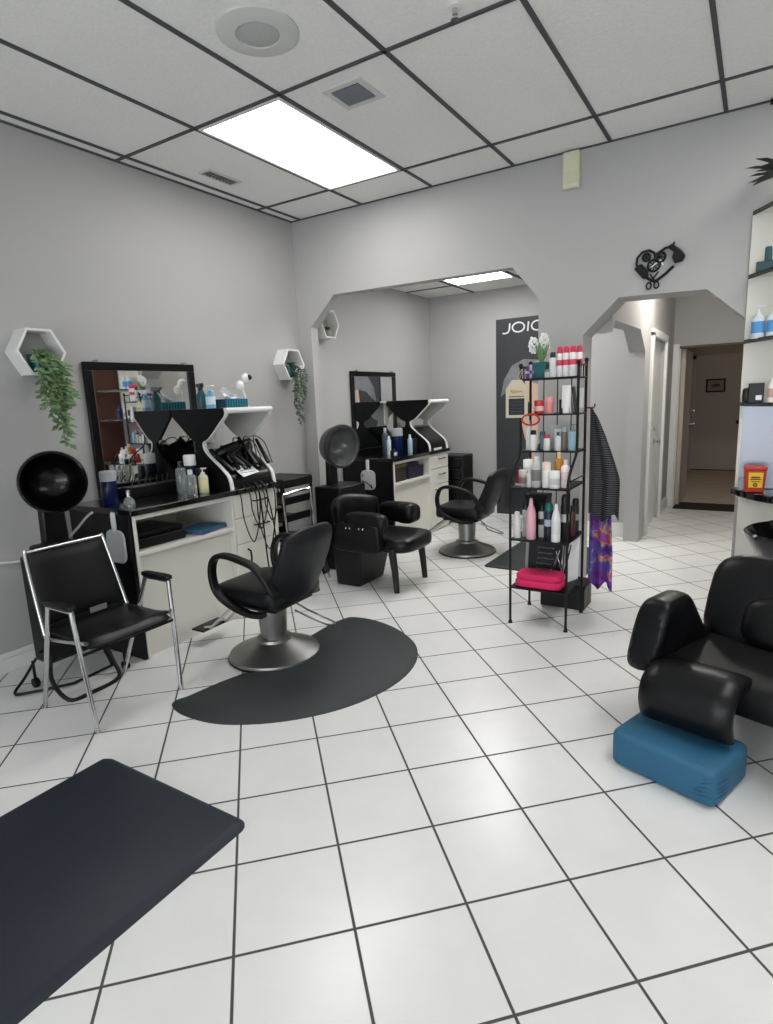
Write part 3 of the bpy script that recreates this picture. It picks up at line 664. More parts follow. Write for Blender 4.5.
# local frame: chair faces -y after rotation
RZ = math.atan2(-.335, .94)
t = thing('shampoo_chair', 'black vinyl shampoo chair with rolled leg rest at the right edge', 'salon chair', (-.045, 2.56, 0), RZ)
obj('seat', MB().superbox((.04, .12, .290), (.56, .50, .15), .3, 14), mat('matt black vinyl', (9, 10, 13), .5, spec=.3), t)
LR = smooth_path([(-.04, .335, 0), (-.12, .352, 0), (-.19, .350, 0), (-.245, .315, 0), (-.262, .255, 0), (-.25, .20, 0), (-.235, .165, 0)], 5)
def legrest(u, v):
    q = u * (len(LR) - 1); k = min(int(q), len(LR) - 2); p = LR[k].lerp(LR[k + 1], q - k)
    return (-.215 + v * .345, p.x + .03 * (v - .5), p.y)
obj('leg_rest', MB().sheet(legrest, 24, 14, .07), M_vinyl, t, sub=1)
for s in (-1, 1):
    A = MB(); prof = []
    secs = []
    for i in range(15):
        u = i / 14; y = -.17 + .46 * u; top = .605 - .62 * max(0, min(u, .84) - .50) ** 1.05
        if u < .08: top -= .03 * (1 - u / .08)
        w = .074 * (1 if u > .05 else .8)
        ring = []
        for k in range(16):
            a = 2 * pi * k / 16; cx = math.copysign(abs(cos(a)) ** .5, cos(a)); sz = math.copysign(abs(sin(a)) ** .55, sin(a))
            zb = .30; ring.append(((s * .235 - .02 if s < 0 else .31) + w * cx + s * .018 * (-sz), y - .05 * (-sz) * (1 - u) * .6, (top + zb) / 2 + (top - zb) / 2 * sz))
        secs += ring
    fs = []
    for i in range(14):
        for k in range(16): fs.append((i * 16 + k, i * 16 + (k + 1) % 16, (i + 1) * 16 + (k + 1) % 16, (i + 1) * 16 + k))
    fs += [tuple(range(16)), tuple(14 * 16 + k for k in range(16))]
    obj('armrest', A.add(secs, fs), M_vinyl, t, sub=1)
Mb = Matrix.Rotation(radians(-24), 3, 'X')
obj('backrest', MB().superbox((.03, .42, .49), (.56, .18, .44), .5, 14, Mb), M_vinyl, t)
obj('back_pad', MB().superbox((.12, .325, .45), (.38, .12, .23), .6, 12, Mb), M_vinyl, t)
obj('pedestal', MB().bb((-.10, .34, 0), (.16, .50, .30)), M_black, t, bevel=.02)
# blue footrest cushion
t = thing('booster_cushion', 'blue fabric covered cushion on the floor under the shampoo chair leg rest', 'cushion', (-.183, 2.322, 0), RZ)
obj('cover', MB().superbox((.0, .0, .071), (.40, .30, .142), .2, 16), M_blue, t)
fl = MB()
for i in range(5):
    zz = .035 + i * .017
    fl.tube(smooth_path([(.10 + .015 * i, -.1485, zz), (.17, -.147, zz + .004), (.197, -.11, zz + .002), (.2, -.03, zz - .002)], 4), .006, 6, rf=lambda q: .006 * sin(pi * min(max(q, .04), .96)))
obj('fold', fl, M_blue, t)
# shampoo bowl
t = thing('shampoo_bowl', 'black shampoo bowl behind the shampoo chair at the right edge', 'basin', (.30, 3.43, -.04))
bw = MB(); n = 32; rings = []
for f_, z in ((.35, .56), (.62, .60), (.86, .67), (1.0, .755), (1.02, .775), (.98, .785), (.9, .76), (.72, .68), (.4, .62), (.02, .61)):
    for k in range(n):
        a = 2 * pi * k / n; r1 = .31 * f_; lift = .10 * max(0, cos(a - radians(40))) * (f_ > .6) ; rings.append((r1 * cos(a) * 1.05, r1 * sin(a), z + lift * f_))
fs = []
for i in range(9):
    for k in range(n): fs.append((i * n + k, i * n + (k + 1) % n, (i + 1) * n + (k + 1) % n, (i + 1) * n + k))
fs += [tuple(reversed(range(n))), tuple(9 * n + k for k in range(n))]
obj('bowl', bw.add(rings, fs), mat('gloss black plastic', (9, 9, 11), .12), t)
obj('pedestal', MB().bb((-.08, -.10, .04), (.12, .14, .60)), M_black, t, bevel=.015)
fc = MB(); fc.tube(smooth_path([(.1, .26, .80), (.1, .24, .94), (.08, .14, .97), (.06, .08, .92)], 5), .012); obj('tap', fc, M_chrome, t)

# ------------------------------------------------------------------ display unit on the right
t = thing('display_unit', 'white wall unit with black edged shelves, mirror and black counter at the right edge', 'shelving', (0, 0, 0))
obj('back_panel', MB().bb((-.107, 4.275, 1.335), (.40, 4.298, 2.44)), M_lam, t, bevel=.002)
obj('mirror_panel', MB().bb((-.085, 4.270, .83), (.40, 4.2975, 1.335)), mat('reflection tinted mirror', (150, 152, 162), .3, .35), t)  # lavender grey of the reflected room is put into the mirror's colour
obj('mirror_edge', MB().bb((-.103, 4.266, .83), (-.085, 4.298, 1.335)), M_lam, t)
front = [(-.107, 4.272), (-.06, 4.20), (0, 4.10), (.05, 4.04), (.11, 4.0), (.20, 3.975), (.40, 3.97), (.40, 4.272)]
for z in (1.345, 1.715, 2.085, 2.435):
    s_ = obj('shelf', MB().prism(front, 'z', z - .012, z + .004), M_lam, t)
    obj('shelf_edge', MB().prism([(x, y) for x, y in front[:7]] + [(x + .002, y + .012) for x, y in reversed(front[:7])], 'z', z - .014, z + .008), M_lacq, s_)
obj('cabinet', MB().prism([(-.08, 4.29), (-.03, 4.21), (.03, 4.12), (.08, 4.06), (.14, 4.02), (.40, 4.0), (.40, 4.29)], 'z', 0, .78), M_lam, t, bevel=.003)
obj('counter', MB().prism([(-.125, 4.295), (-.085, 4.20), (-.02, 4.09), (.04, 4.02), (.10, 3.98), (.2, 3.95), (.42, 3.94), (.42, 4.295)], 'z', .78, .825), M_granite, t, bevel=.006)

# ------------------------------------------------------------------ products
def body(prof): return prof
def product(name, label, cat, loc, r, h, col, cap=None, style='bottle', band=None, group=None, rough=.3, rz=0, m=None):
    t = thing(name, label, cat, loc, rz, group); mm = m or mat('prod %d %d %d' % col, col, rough)
    cm = mat('prod %d %d %d' % cap, cap, .35) if cap else None
    n = 18
    if style == 'bottle':
        obj('body', MB().lathe([(r * .93, 0), (r, .006), (r, h * .70), (r * .85, h * .77), (r * .42, h * .82)], n=n), mm, t)
        obj('cap', MB().lathe([(r * .45, h * .80), (r * .45, h * .99), (r * .38, h)], n=n), cm, t)
    elif style == 'can':
        obj('body', MB().lathe([(r * .95, 0), (r, .004), (r, h * .74), (r * .8, h * .79)], n=n), mm, t)
        obj('cap', MB().lathe([(r * .86, h * .755), (r * .84, h * .93), (r * .6, h * .99), (r * .2, h)], n=n), cm, t)
    elif style == 'spray':
        obj('body', MB().lathe([(r * .95, 0), (r, .004), (r, h * .62), (r * .75, h * .76), (r * .42, h * .84)], n=n), mm, t)
        obj('cap', MB().lathe([(r * .44, h * .82), (r * .36, h * .95), (r * .2, h)], n=n), cm, t)
    elif style == 'pump':
        obj('body', MB().lathe([(r * .93, 0), (r, .006), (r, h * .60), (r * .8, h * .67), (r * .4, h * .71)], n=n), mm, t)
        q = MB(); q.lathe([(r * .45, h * .70), (r * .45, h * .78), (r * .14, h * .79), (r * .14, h * .92)], n=12); q.box((r * .35, 0, h * .945), (r * 1.3, r * .4, h * .045)); obj('pump', q, cm, t)
    elif style == 'trigger':
        obj('body', MB().lathe([(r * .93, 0), (r, .006), (r, h * .50), (r * .6, h * .68), (r * .36, h * .76)], n=n), mm, t)
        q = MB(); q.lathe([(r * .42, h * .75), (r * .42, h * .82)], n=12); q.prism([(-.028, h * .82), (.035, h * .82), (.06, h * .93), (.055, h * .98), (-.03, h)], 'y', -.012, .012); q.prism([(.02, h * .82), (.045, h * .70), (.05, h * .71), (.035, h * .83)], 'y', -.006, .006); obj('trigger_head', q, cm, t, bevel=.003)
    elif style == 'tube':
        def tb(u, v):
            a = 2 * pi * u; k = 1 - v
            return (r * cos(a) * (1 - .0 * v), r * sin(a) * (.15 + .7 * k), h * .2 + h * .8 * v)
        m_ = MB(); N = 18; P = []
        for i in range(7):
            for k in range(N): P.append(tb(k / N, i / 6))
        fs = [(i * N + k, i * N + (k + 1) % N, (i + 1) * N + (k + 1) % N, (i + 1) * N + k) for i in range(6) for k in range(N)] + [tuple(reversed(range(N))), tuple(6 * N + k for k in range(N))]
        obj('body', m_.add(P, fs), mm, t); obj('cap', MB().lathe([(r * .7, 0), (r * .78, h * .2)], n=n), cm, t)
    elif style == 'jar':
        obj('body', MB().lathe([(r * .95, 0), (r, .004), (r, h * .72)], n=n), mm, t); obj('lid', MB().lathe([(r * 1.02, h * .70), (r * 1.02, h * .97), (r * .9, h)], n=n), cm, t)
    elif style == 'box':
        obj('body', MB().box((0, 0, h / 2), (2 * r, 1.4 * r, h)), mm, t, bevel=.002)
    if band:
        if style == 'box': obj('printed_panel', MB().box((0, -.7 * r, h * .5), (1.4 * r, .003, h * .5)), mat('prod %d %d %d' % band, band, .5), t)
        else:
            z0, z1 = (.16, .5) if style in ('pump', 'trigger') else (.38, .56) if style == 'can' else (.22, .58)
            obj('printed_band', MB().lathe([(r * 1.008, h * z0), (r * 1.008, h * z1)], n=n, cap=False), mat('prod %d %d %d' % band, band, .5), t)
    return t

# product rack ------------------------------------------------------------
t = thing('product_rack', 'black iron five tier rack of hair products in front of the back wall', 'rack', (-1.11, 3.68, 0))
X0, X1 = -.178, .178; Y0, Y1, YU = -.19, .19, .0
ZL = [.24, .555, .885, 1.095, 1.325, 1.545]
for x, side in ((X0, 'l'), (X1, 'r')):
    obj('front_post', MB().tube(smooth_path([(x, Y0, 0), (x, Y0, .4), (x, Y0, .80), (x, Y0, .92), (x, Y0 + .06, 1.0), (x, YU - .03, 1.07), (x, YU, 1.14), (x, YU, 1.3), (x, YU, 1.62)], 4), .0085, 8), M_iron, t)
    obj('rear_post', MB().tube([(x, Y1, 0), (x, Y1, 1.64)], .0085, 8), M_iron, t)
    for y, z in ((YU, 1.63), (Y1, 1.65)): obj('finial', MB().sphere((x, y, z), .014), M_iron, t)
    for y in (Y0, Y1): obj('foot', MB().lathe([(.015, 0), (.010, .02)], (x, y, 0), 10), M_iron, t)
    for z in ZL + [1.62]: obj('side_rail', MB().tube([(x, Y0 if z < .9 else YU, z), (x, Y1, z)], .006, 6), M_iron, t)
    obj('side_rail', MB().tube([(x, Y0, .93), (x, Y1, .93)], .004, 6), M_iron, t)
    for q in (.3, .6): obj('side_spindle', MB().tube([(x, YU + (Y1 - YU) * q, 1.545), (x, YU + (Y1 - YU) * q, 1.62)], .004, 6), M_iron, t)
for z in ZL:
    y0 = Y0 if z < .9 else YU
    sh = MB(); sh.tube([(X0, y0, z), (X1, y0, z)], .006, 6); sh.tube([(X0, Y1, z), (X1, Y1, z)], .006, 6); sh.bb((X0, y0, z - .003), (X1, Y1, z + .003))
    obj('shelf', sh, M_iron, t)
for q in (.25, .5, .75): obj('back_spindle', MB().tube([(X0 + (X1 - X0) * q, Y1, .24), (X0 + (X1 - X0) * q, Y1, 1.62)], .0035, 6), M_iron, t)
obj('back_rail', MB().tube([(X0, Y1, 1.62), (X1, Y1, 1.62)], .005, 6), M_iron, t)
def R(x, y, lvl): return (-1.11 + x, 3.68 + y, ZL[lvl] + .004)
# top tier
t = thing('gift_box', 'small purple gift box with pale ribbon at the left of the rack top tier', 'box', R(-.14, .11, 5))
obj('box', MB().bb((-.035, -.03, 0), (.035, .03, .085)), mat('purple card', (92, 72, 128), .5), t, bevel=.003)
rb = MB(); rb.bb((-.008, -.032, 0), (.008, .032, .088)); rb.bb((-.037, -.032, .035), (.037, .032, .05)); obj('ribbon', rb, mat('pale lilac', (196, 186, 214), .5), t)
t = thing('flower_vase', 'teal square vase of white hyacinths on the rack top tier', 'flowers', R(-.075, .09, 5))
obj('vase', MB().add([(-.036, -.036, 0), (.036, -.036, 0), (.036, .036, 0), (-.036, .036, 0), (-.042, -.042, .10), (.042, -.042, .10), (.042, .042, .10), (-.042, .042, .10)], [(0, 3, 2, 1), (4, 5, 6, 7), (0, 1, 5, 4), (1, 2, 6, 5), (2, 3, 7, 6), (3, 0, 4, 7)]), M_teal, t, bevel=.003)
lf = MB()
for i in range(16):
    a = i * 2.4; lf.leaf((.012 * cos(a), .012 * sin(a), .10), (.35 * cos(a), .35 * sin(a), 1), .10 + .05 * random.random(), .016, (cos(a), sin(a), -.3))
lf.tube([(0, 0, .1), (-.04, -.01, .20)], .004, 6); lf.tube([(0, 0, .1), (.015, .0, .22)], .004, 6); lf.tube([(.01, .0, .1), (.01, .03, .2)], .004, 6)
obj('leaves', lf, M_leaf, t)
fl = MB()
for cx, cy, cz in ((-.05, -.01, .205), (.015, 0, .225), (.012, .03, .205)):
    for i in range(26):
        a = i * 2.399; zz = -.045 + .09 * i / 25; rr = .024 * (1 - (zz / .06) ** 2)
        fl.sphere((cx + rr * cos(a), cy + rr * sin(a), cz + zz), .010, 6, 4)
obj('blossom', fl, mat('white petal', (240, 240, 236), .7), t)
product('perfume_jar', 'tiny clear jar beside the teal vase on the rack top tier', 'jar', R(-.025, .05, 5), .016, .05, (190, 196, 196), (120, 124, 126), 'jar')
product('hair_oil', 'white tapered bottle with dark green cap beside the pink capped cans', 'bottle', R(.005, .06, 5), .02, .155, (214, 216, 214), (18, 34, 30), 'can')
for i, (x, y, w) in enumerate(((.043, .08, 'leftmost'), (.085, .07, 'second from the left'), (.127, .06, 'third from the left'), (.158, .09, 'rightmost'))):
    product('hair_product_can', 'white can with pink cap, %s of four on the rack top tier' % w, 'can', R(x, y, 5), .02, .185, (238, 234, 234), (206, 52, 86), 'can', (222, 74, 108), 'pink capped cans on the rack top tier')
# second tier
product('nail_bottle', 'small dark bottle at the left end of the rack second tier', 'bottle', R(-.15, .03, 4), .016, .10, (60, 40, 38), (12, 12, 12), 'bottle')
t = thing('ribbon_ring', 'round red hoop hanging at the left of the rack second tier', 'hoop', R(-.13, -.025, 4))
t.location.z = ZL[4] - .028; t.location.x += .025; obj('hoop', MB().tube([(.055 * cos(a * pi / 12), 0, .055 * sin(a * pi / 12) * .6) for a in range(24)], .006, 8, True), mat('red gloss', (190, 34, 40), .3), t)
product('red_mug', 'red cup with white mark on the rack second tier', 'mug', R(-.075, .05, 4), .03, .085, (196, 44, 48), (210, 70, 70), 'jar', (230, 190, 188))
product('pink_tumbler', 'coral pink round tub beside the red cup on the rack second tier', 'tub', R(-.01, .05, 4), .027, .105, (232, 140, 140), (236, 160, 158), 'jar')
product('hair_clip_box', 'short black jar on the rack second tier beside the upright white tube', 'jar', R(.065, .06, 4), .017, .085, (24, 24, 26), (14, 14, 14), 'jar')
product('hair_cream_tube', 'upright white tube with dark lettering panel on the rack second tier', 'tube', R(.10, .03, 4), .028, .17, (232, 232, 230), (236, 236, 234), 'tube', None)
t = thing('leaflet_stand', 'white and black folded leaflets leaning at the right of the rack second tier', 'leaflet', R(.15, .06, 4))
obj('leaflet', MB().prism([(-.022, 0), (-.018, 0), (-.038, .155), (-.042, .155)], 'y', -.03, .03), M_print, t); obj('dark_leaflet', MB().prism([(.0, 0), (.006, 0), (-.014, .16), (-.02, .16)], 'y', -.03, .035), M_black, t)
product('hair_cream_tube', 'pale tube leaning at the right corner behind the leaflets on the second tier', 'tube', R(.155, .14, 4), .022, .15, (206, 206, 204), (180, 180, 180), 'tube')
# third tier
for i, (x, y, h, c, cp, st, lb) in enumerate((
    (-.145, .07, .19, (226, 226, 220), (240, 240, 236), 'spray', 'tall white spray at the left end of the rack third tier'),
    (-.105, .03, .13, (232, 232, 230), (24, 24, 24), 'can', 'short white and black can second from left on the third tier'),
    (-.06, .08, .12, (92, 116, 124), (70, 90, 98), 'can', 'grey blue can on the rack third tier'),
    (-.02, .04, .10, (226, 224, 222), (200, 60, 70), 'can', 'short white can with red cap in front of the display card on the third tier'),
    (.05, .04, .115, (214, 216, 218), (60, 64, 70), 'bottle', 'small pale bottle left of the brown and silver can on the third tier'),
    (.085, .05, .15, (110, 100, 92), (170, 170, 168), 'can', 'brown and silver can on the rack third tier'))):
    product('hair_product_bottle', lb, 'bottle', R(x, y, 3), .021, h, c, cp, st)
t = thing('display_card', 'pale upright display card in the middle of the rack third tier', 'card', R(.03, .12, 3))
obj('card', MB().box((0, 0, .08), (.10, .006, .15)), mat('pale card', (186, 188, 188), .5), t); obj('card_print', MB().box((0, -.004, .08), (.05, .002, .10)), M_print, t)
product('gel_bottle', 'light blue clear pump bottle at the right of the rack third tier', 'bottle', R(.14, .05, 3), .030, .17, (150, 182, 196), (120, 140, 150), 'pump')
# fourth tier (deep)
t = thing('gift_bag', 'dark red cone shaped bag with pale hem at the left of the rack fourth tier', 'bag', R(-.155, -.08, 2))
obj('bag', MB().lathe([(.028, .0), (.026, .03), (.012, .10), (.004, .115)], n=14), mat('dark red fabric', (128, 22, 44), .6), t); obj('hem', MB().lathe([(.03, .0), (.03, .014)], n=14), mat('pale hem', (216, 206, 206), .7), t)
rows = (
    ('hair_serum', 'clear glass tumbler at the front left of the rack fourth tier', -.11, -.14, .028, .105, (170, 160, 158), (200, 196, 194), 'jar', (120, 100, 98)),
    ('hair_serum', 'white lidded jar behind the glass tumbler on the rack fourth tier', -.115, -.04, .03, .16, (232, 230, 226), (246, 246, 242), 'jar', None),
    ('hair_serum', 'white slim spray behind the clear bottle on the rack fourth tier', -.08, .06, .022, .25, (236, 236, 234), (30, 30, 30), 'spray', None),
    ('hair_serum', 'small frosted bottle between tumbler and clear bottle on the fourth tier', -.07, -.15, .016, .11, (206, 204, 200), (226, 226, 224), 'bottle', None),
    ('hair_serum', 'clear silver bottle in the middle front of the rack fourth tier', -.03, -.14, .028, .19, (186, 188, 188), (222, 222, 222), 'bottle', (120, 118, 114)),
    ('hair_serum', 'tall white bottle with cream side beside the clear silver bottle', .03, -.13, .026, .155, (240, 238, 232), (232, 214, 196), 'jar', None),
    ('hair_serum', 'round white jar at the front of the fourth tier under the amber bottle', .085, -.145, .032, .105, (240, 240, 238), (246, 246, 246), 'jar', (200, 202, 204)),
    ('hair_serum', 'tall amber gold bottle standing behind the round white jar', .085, -.06, .027, .21, (172, 122, 32), (226, 200, 130), 'bottle', None),
    ('hair_serum', 'white and pink bottle at the right end of the rack fourth tier', .14, -.11, .026, .17, (238, 226, 226), (230, 190, 196), 'bottle', (226, 206, 208)))
for nm, lb, x, y, r, h, c, cp, st, bd_ in rows:
    product('hair_product_bottle', lb, 'bottle', R(x, y, 2), r, h, c, cp, st, bd_)
t = thing('sample_box', 'flat black box lying at the back left of the fifth tier', 'box', R(-.09, .10, 1)); obj('box', MB().bb((-.07, -.06, 0), (.07, .06, .225)), M_black, t, bevel=.003); obj('lid', MB().bb((-.072, -.062, .225), (.072, .062, .25)), M_iron, t, bevel=.003)
rows = (
    ('white spray can at the left end of the rack fifth tier', -.15, -.14, .022, .17, (224, 222, 220), (216, 216, 214), 'can', None),
    ('silver can with black cap second on the rack fifth tier', -.115, -.08, .022, .225, (168, 176, 174), (20, 22, 22), 'can', (150, 168, 162)),
    ('white and red slim bottle behind the tall pink spray', -.085, -.05, .018, .235, (214, 190, 188), (206, 208, 206), 'spray', (150, 50, 54)),
    ('tall pale pink spray bottle on the rack fifth tier', -.06, -.14, .030, .26, (230, 178, 190), (232, 190, 200), 'spray', None),
    ('white tube with black cap beside the tall pink spray', -.015, -.06, .024, .215, (206, 206, 204), (20, 20, 20), 'can', (30, 30, 32)),
    ('dark blue and silver can with green ball cap on the fifth tier', .045, -.12, .029, .235, (34, 44, 62), (18, 110, 100), 'can', (170, 184, 204)),
    ('white pointed bottle in front on the rack fifth tier', .10, -.155, .027, .235, (238, 238, 238), (244, 244, 244), 'spray', (224, 224, 224)),
    ('tall black and silver can behind the white pointed bottle', .125, -.05, .026, .28, (30, 30, 32), (14, 14, 14), 'can', (206, 206, 206)),
    ('dark red bottle near the right of the rack fifth tier', .15, .02, .022, .20, (74, 40, 44), (28, 22, 22), 'bottle', None),
    ('black and silver can at the right rear of the fifth tier', .145, .12, .024, .23, (44, 44, 46), (18, 18, 18), 'can', (150, 150, 150)))
for lb, x, y, r, h, c, cp, st, bd_ in rows:
    product('hair_product_bottle', lb, 'bottle', R(x, y, 1), r, h, c, cp, st, bd_)
# bottom tier
t = thing('towel', 'bright pink folded towel on the bottom tier of the product rack', 'towel', R(-.01, -.10, 0))
obj('fold', MB().superbox((0, 0, .028), (.30, .17, .055), .35, 14), mat('pink terry', (214, 40, 98), .9, bump=.4, nscale=150), t); obj('upper_fold', MB().superbox((.0, .0, .072), (.285, .16, .045), .35, 14), mat('pink terry', (214, 40, 98), .9), t)
t = thing('sign_board', 'black chalkboard price sign with lines of white writing on the rack bottom tier', 'sign', R(-.05, .13, 0))
Ms = Matrix.Rotation(radians(-8), 3, 'X')
obj('board', MB().box((0, 0, .14), (.25, .012, .27), M=Ms), mat('chalkboard', (26, 28, 34), .6), t)
wr = MB()
for i in range(6):
    z = .23 - i * .036; x = -.06 + .01 * random.random(); zz = []
    L_ = .10 + .04 * random.random()
    for k in range(26): zz.append((x + L_ * k / 25, -.0085 - .0 * k, z - .14 + .006 * sin(k * 2.1 + i) * (1 if k % 5 else .2)))
    wr.tube([Vector((0, 0, .14)) + Ms @ Vector(p) for p in zz], .0018, 5)
obj('chalk_writing', wr, mat('chalk', (150, 156, 164), .8), t)
obj('side_frame', MB().box((-.122, -.004, .14), (.02, .02, .27), M=Ms), mat('grey edge', (150, 152, 150), .5), t)
t = thing('scissors_set', 'chrome scissors and combs standing in front of the chalkboard sign', 'scissors', R(.06, .045, 0))
sx = MB(); sx.tube([(-.035, 0, .07), (.01, 0, .21)], .004); sx.tube([(.02, 0, .07), (-.012, 0, .20)], .004)
for cx in (-.045, .025): sx.tube([(cx + .016 * cos(a * pi / 6), 0, .05 + .022 * sin(a * pi / 6)) for a in range(12)], .004, 6, True)
sx.tube([(.02, .01, .02), (.03, .01, .24)], .004); sx.tube([(-.04, .0, .03), (-.04, 0, .0)], .004); sx.tube([(.025, .0, .03), (.025, 0, .0)], .004)
obj('scissors', sx, M_chrome, t)
t = thing('brochure_frame', 'black and white framed board leaning at the right of the rack bottom tier', 'sign', R(.15, .02, 0))
obj('frame', MB().prism([(-.05, 0), (-.03, 0), (.02, .29), (.0, .29)], 'y', -.04, .14) if False else MB().add([(-.06, -.03, 0), (-.045, -.03, 0), (.015, -.03, .285), (.0, -.03, .285), (.0, .13, .0), (.012, .13, 0), (.02, .13, .285), (.008, .13, .285)], [(0, 1, 2, 3), (7, 6, 5, 4), (0, 4, 5, 1), (1, 5, 6, 2), (2, 6, 7, 3), (3, 7, 4, 0)]), M_print, t)
obj('dark_inset', MB().add([(-.040, -.034, .02), (-.0535, -.034, .02), (.0035, -.034, .27), (.0115, -.034, .27)], [(0, 1, 2, 3)]), M_black, t)
t = thing('storage_box', 'low black box on the floor just behind the product rack', 'box', (-1.08, 4.0, 0))
obj('box', MB().bb((-.14, -.10, 0), (.16, .10, .15)), M_black, t, bevel=.006); obj('lid', MB().bb((-.145, -.105, .15), (.165, .105, .175)), M_iron, t, bevel=.004)
# hang tag
t = thing('hanging_sign', 'cream tag shaped sign with a black panel hanging on the left of the product rack', 'sign', (-1.305, 3.655, 1.31), radians(4))
obj('board', MB().prism([(-.07, 0), (.07, 0), (.07, .18), (.03, .235), (-.03, .235), (-.07, .18)], 'y', -.006, .006), mat('cream card', (206, 196, 172), .6), t, bevel=.002)
obj('black_panel', MB().bb((-.05, -.0085, .018), (.05, -.0062, .12)), mat('dark panel', (30, 32, 40), .5), t)
wr = MB()
for i in range(4): wr.tube([(-.035 + .07 * k / 16, -.0095, .038 + i * .021 + .003 * sin(k * 2.4 + i)) for k in range(17)], .0012, 5)
obj('panel_writing', wr, mat('dim writing', (84, 90, 106), .7), t)
wr = MB(); wr.tube([(-.038 + .076 * k / 30, -.0075, .163 + .014 * sin(k * 1.1) * (1 - k / 40)) for k in range(31)], .0022, 5); obj('gold_script', wr, mat('gold ink', (196, 160, 60), .4), t)
wr = MB(); wr.tube([(-.048 + .096 * k / 40, -.0075, .133 + .003 * sin(k * 2.2)) for k in range(41)], .0022, 5); obj('small_script', wr, mat('brown ink', (92, 78, 62), .6), t)
obj('cord', MB().tube(smooth_path([(-.005, 0, .215), (.012, .01, .27), (.028, .02, .30), (.018, .015, .25), (.0, 0, .215)], 4), .0025, 6), mat('twine', (170, 150, 116), .8), t)
# capes hanging at the right rear of the rack
def drape(top, pts_front, name, label, cat, m, folds, seed, tw=.05, amp=.02):
    pass
def cape_fn(x_off, w0, w1, z0, z1, y0, y1, amp, k, ph):
    def fn(u, v):
        w = w0 + (w1 - w0) * min(1, v * 1.6) ** .8
        z = z0 + (z1 - z0) * v + .05 * (1 - v) * (-abs(u - .5)) + .03 * sin(u * 9 + ph) * v
        x = x_off + u * w
        y = y0 + (y1 - y0) * u + amp * sin(u * k + ph + v * 1.5) * (.3 + .7 * v)
        return (x, y, z)
    return fn
tag(obj('hair_cape', MB().sheet(cape_fn(-.93, .035, .21, 1.36, .64, 3.99, 3.90, .022, 14, .4), 26, 20, .016), bands('striped black cape', (24, 24, 27), (92, 92, 95), 2, 70, .8, .55)), 'black and grey fine striped cape hanging from the rear right post of the rack', 'cape')
tag(obj('hair_cape', MB().sheet(cape_fn(-.93, .14, .17, .86, .16, 4.03, 3.97, .024, 16, 1.3), 26, 22, .010), splash('purple print fabric', [(84, 46, 120), (128, 58, 150), (104, 68, 164), (76, 104, 178), (206, 140, 90), (160, 80, 160)], 9.0)), 'purple patterned cape hanging under the striped cape on the rack', 'cape')
hk = thing('cape_hook', 'small black hook holding the capes on the rack rear post', 'hook', (-.915, 3.90, 1.355)); obj('hook', MB().tube(smooth_path([(-.017, -.03, .0), (.0, .02, .0), (.01, .07, .0), (.01, .10, .02)], 4), .005), M_iron, hk)

# right display unit items -------------------------------------------------
product('lotion_bottle', 'clear bottle with blue label at the left of the display unit shelf', 'bottle', (-.04, 4.19, 1.7195), .034, .19, (206, 216, 220), (226, 228, 228), 'pump', (84, 150, 206), 'blue labelled bottles')
product('lotion_bottle', 'clear bottle with blue label right behind the first on the display unit shelf', 'bottle', (.035, 4.17, 1.7195), .034, .19, (206, 216, 220), (226, 228, 228), 'pump', (84, 150, 206), 'blue labelled bottles')
t = thing('camera_box', 'small black box with a white mark on the shelf above the display mirror', 'box', (-.03, 4.19, 1.3495))
obj('box', MB().bb((-.035, -.04, 0), (.045, .04, .115)), M_black, t, bevel=.004); obj('side_bump', MB().superbox((-.045, 0, .045), (.04, .06, .09), .5, 8), M_black, t); obj('label_mark', MB().bb((.005, -.0425, .018), (.035, -.040, .045)), M_print, t)
product('small_bottle', 'small white bottle with red mark beside the black box on the display shelf', 'bottle', (.05, 4.13, 1.3495), .018, .14, (232, 228, 224), (236, 236, 236), 'bottle', (196, 160, 150))
product('shampoo_bottle', 'dark navy bottle at the right edge of the shelf above the display mirror', 'bottle', (.115, 4.10, 1.3495), .035, .17, (28, 36, 84), (30, 36, 70), 'bottle')
t = thing('sharps_container', 'red container with yellow warning panel on the black display counter', 'container', (.0, 4.13, .826), radians(8))
obj('bin', MB().add([(-.047, -.035, 0), (.047, -.035, 0), (.047, .035, 0), (-.047, .035, 0), (-.055, -.042, .135), (.055, -.042, .135), (.055, .042, .135), (-.055, .042, .135)], [(0, 3, 2, 1), (4, 5, 6, 7), (0, 1, 5, 4), (1, 2, 6, 5), (2, 3, 7, 6), (3, 0, 4, 7)]), mat('red plastic', (176, 44, 24), .35), t, bevel=.006)
obj('lid', MB().bb((-.058, -.045, .135), (.058, .045, .155)), mat('bright red lid', (196, 50, 40), .35), t, bevel=.005)
obj('yellow_panel', MB().add([(-.034, -.0385, .03), (.036, -.0385, .03), (.039, -.0425, .12), (-.037, -.0425, .12)], [(0, 1, 2, 3)]), mat('yellow sticker', (226, 188, 40), .5), t)
wr = MB(); wr.box((0, -.0428, .092), (.045, .002, .008)); wr.box((0, -.0424, .080), (.055, .002, .006)); wr.box((.002, -.041, .065), (.05, .002, .004)); wr.lathe([(.004, 0), (.012, 0)], (0, -.0415, .046), 12, Matrix.Rotation(pi / 2, 3, 'X'), cap=False)
obj('warning_print', wr, mat('dark red ink', (120, 40, 20), .6), t)
tag(obj('glass_block', MB().bb((-.085, 4.17, .826), (-.045, 4.24, .90)), M_glass, bevel=.003), 'clear small tray standing behind the red container on the counter', 'tray')
t = thing('leaf_vase', 'potted plant with broad grey green leaves on top of the display unit', 'plant', (.07, 4.13, 2.4435))
obj('pot', MB().lathe([(.055, 0), (.06, .01), (.066, .12), (.058, .12), (.056, .10)], n=24), M_white, t)
lf = MB()
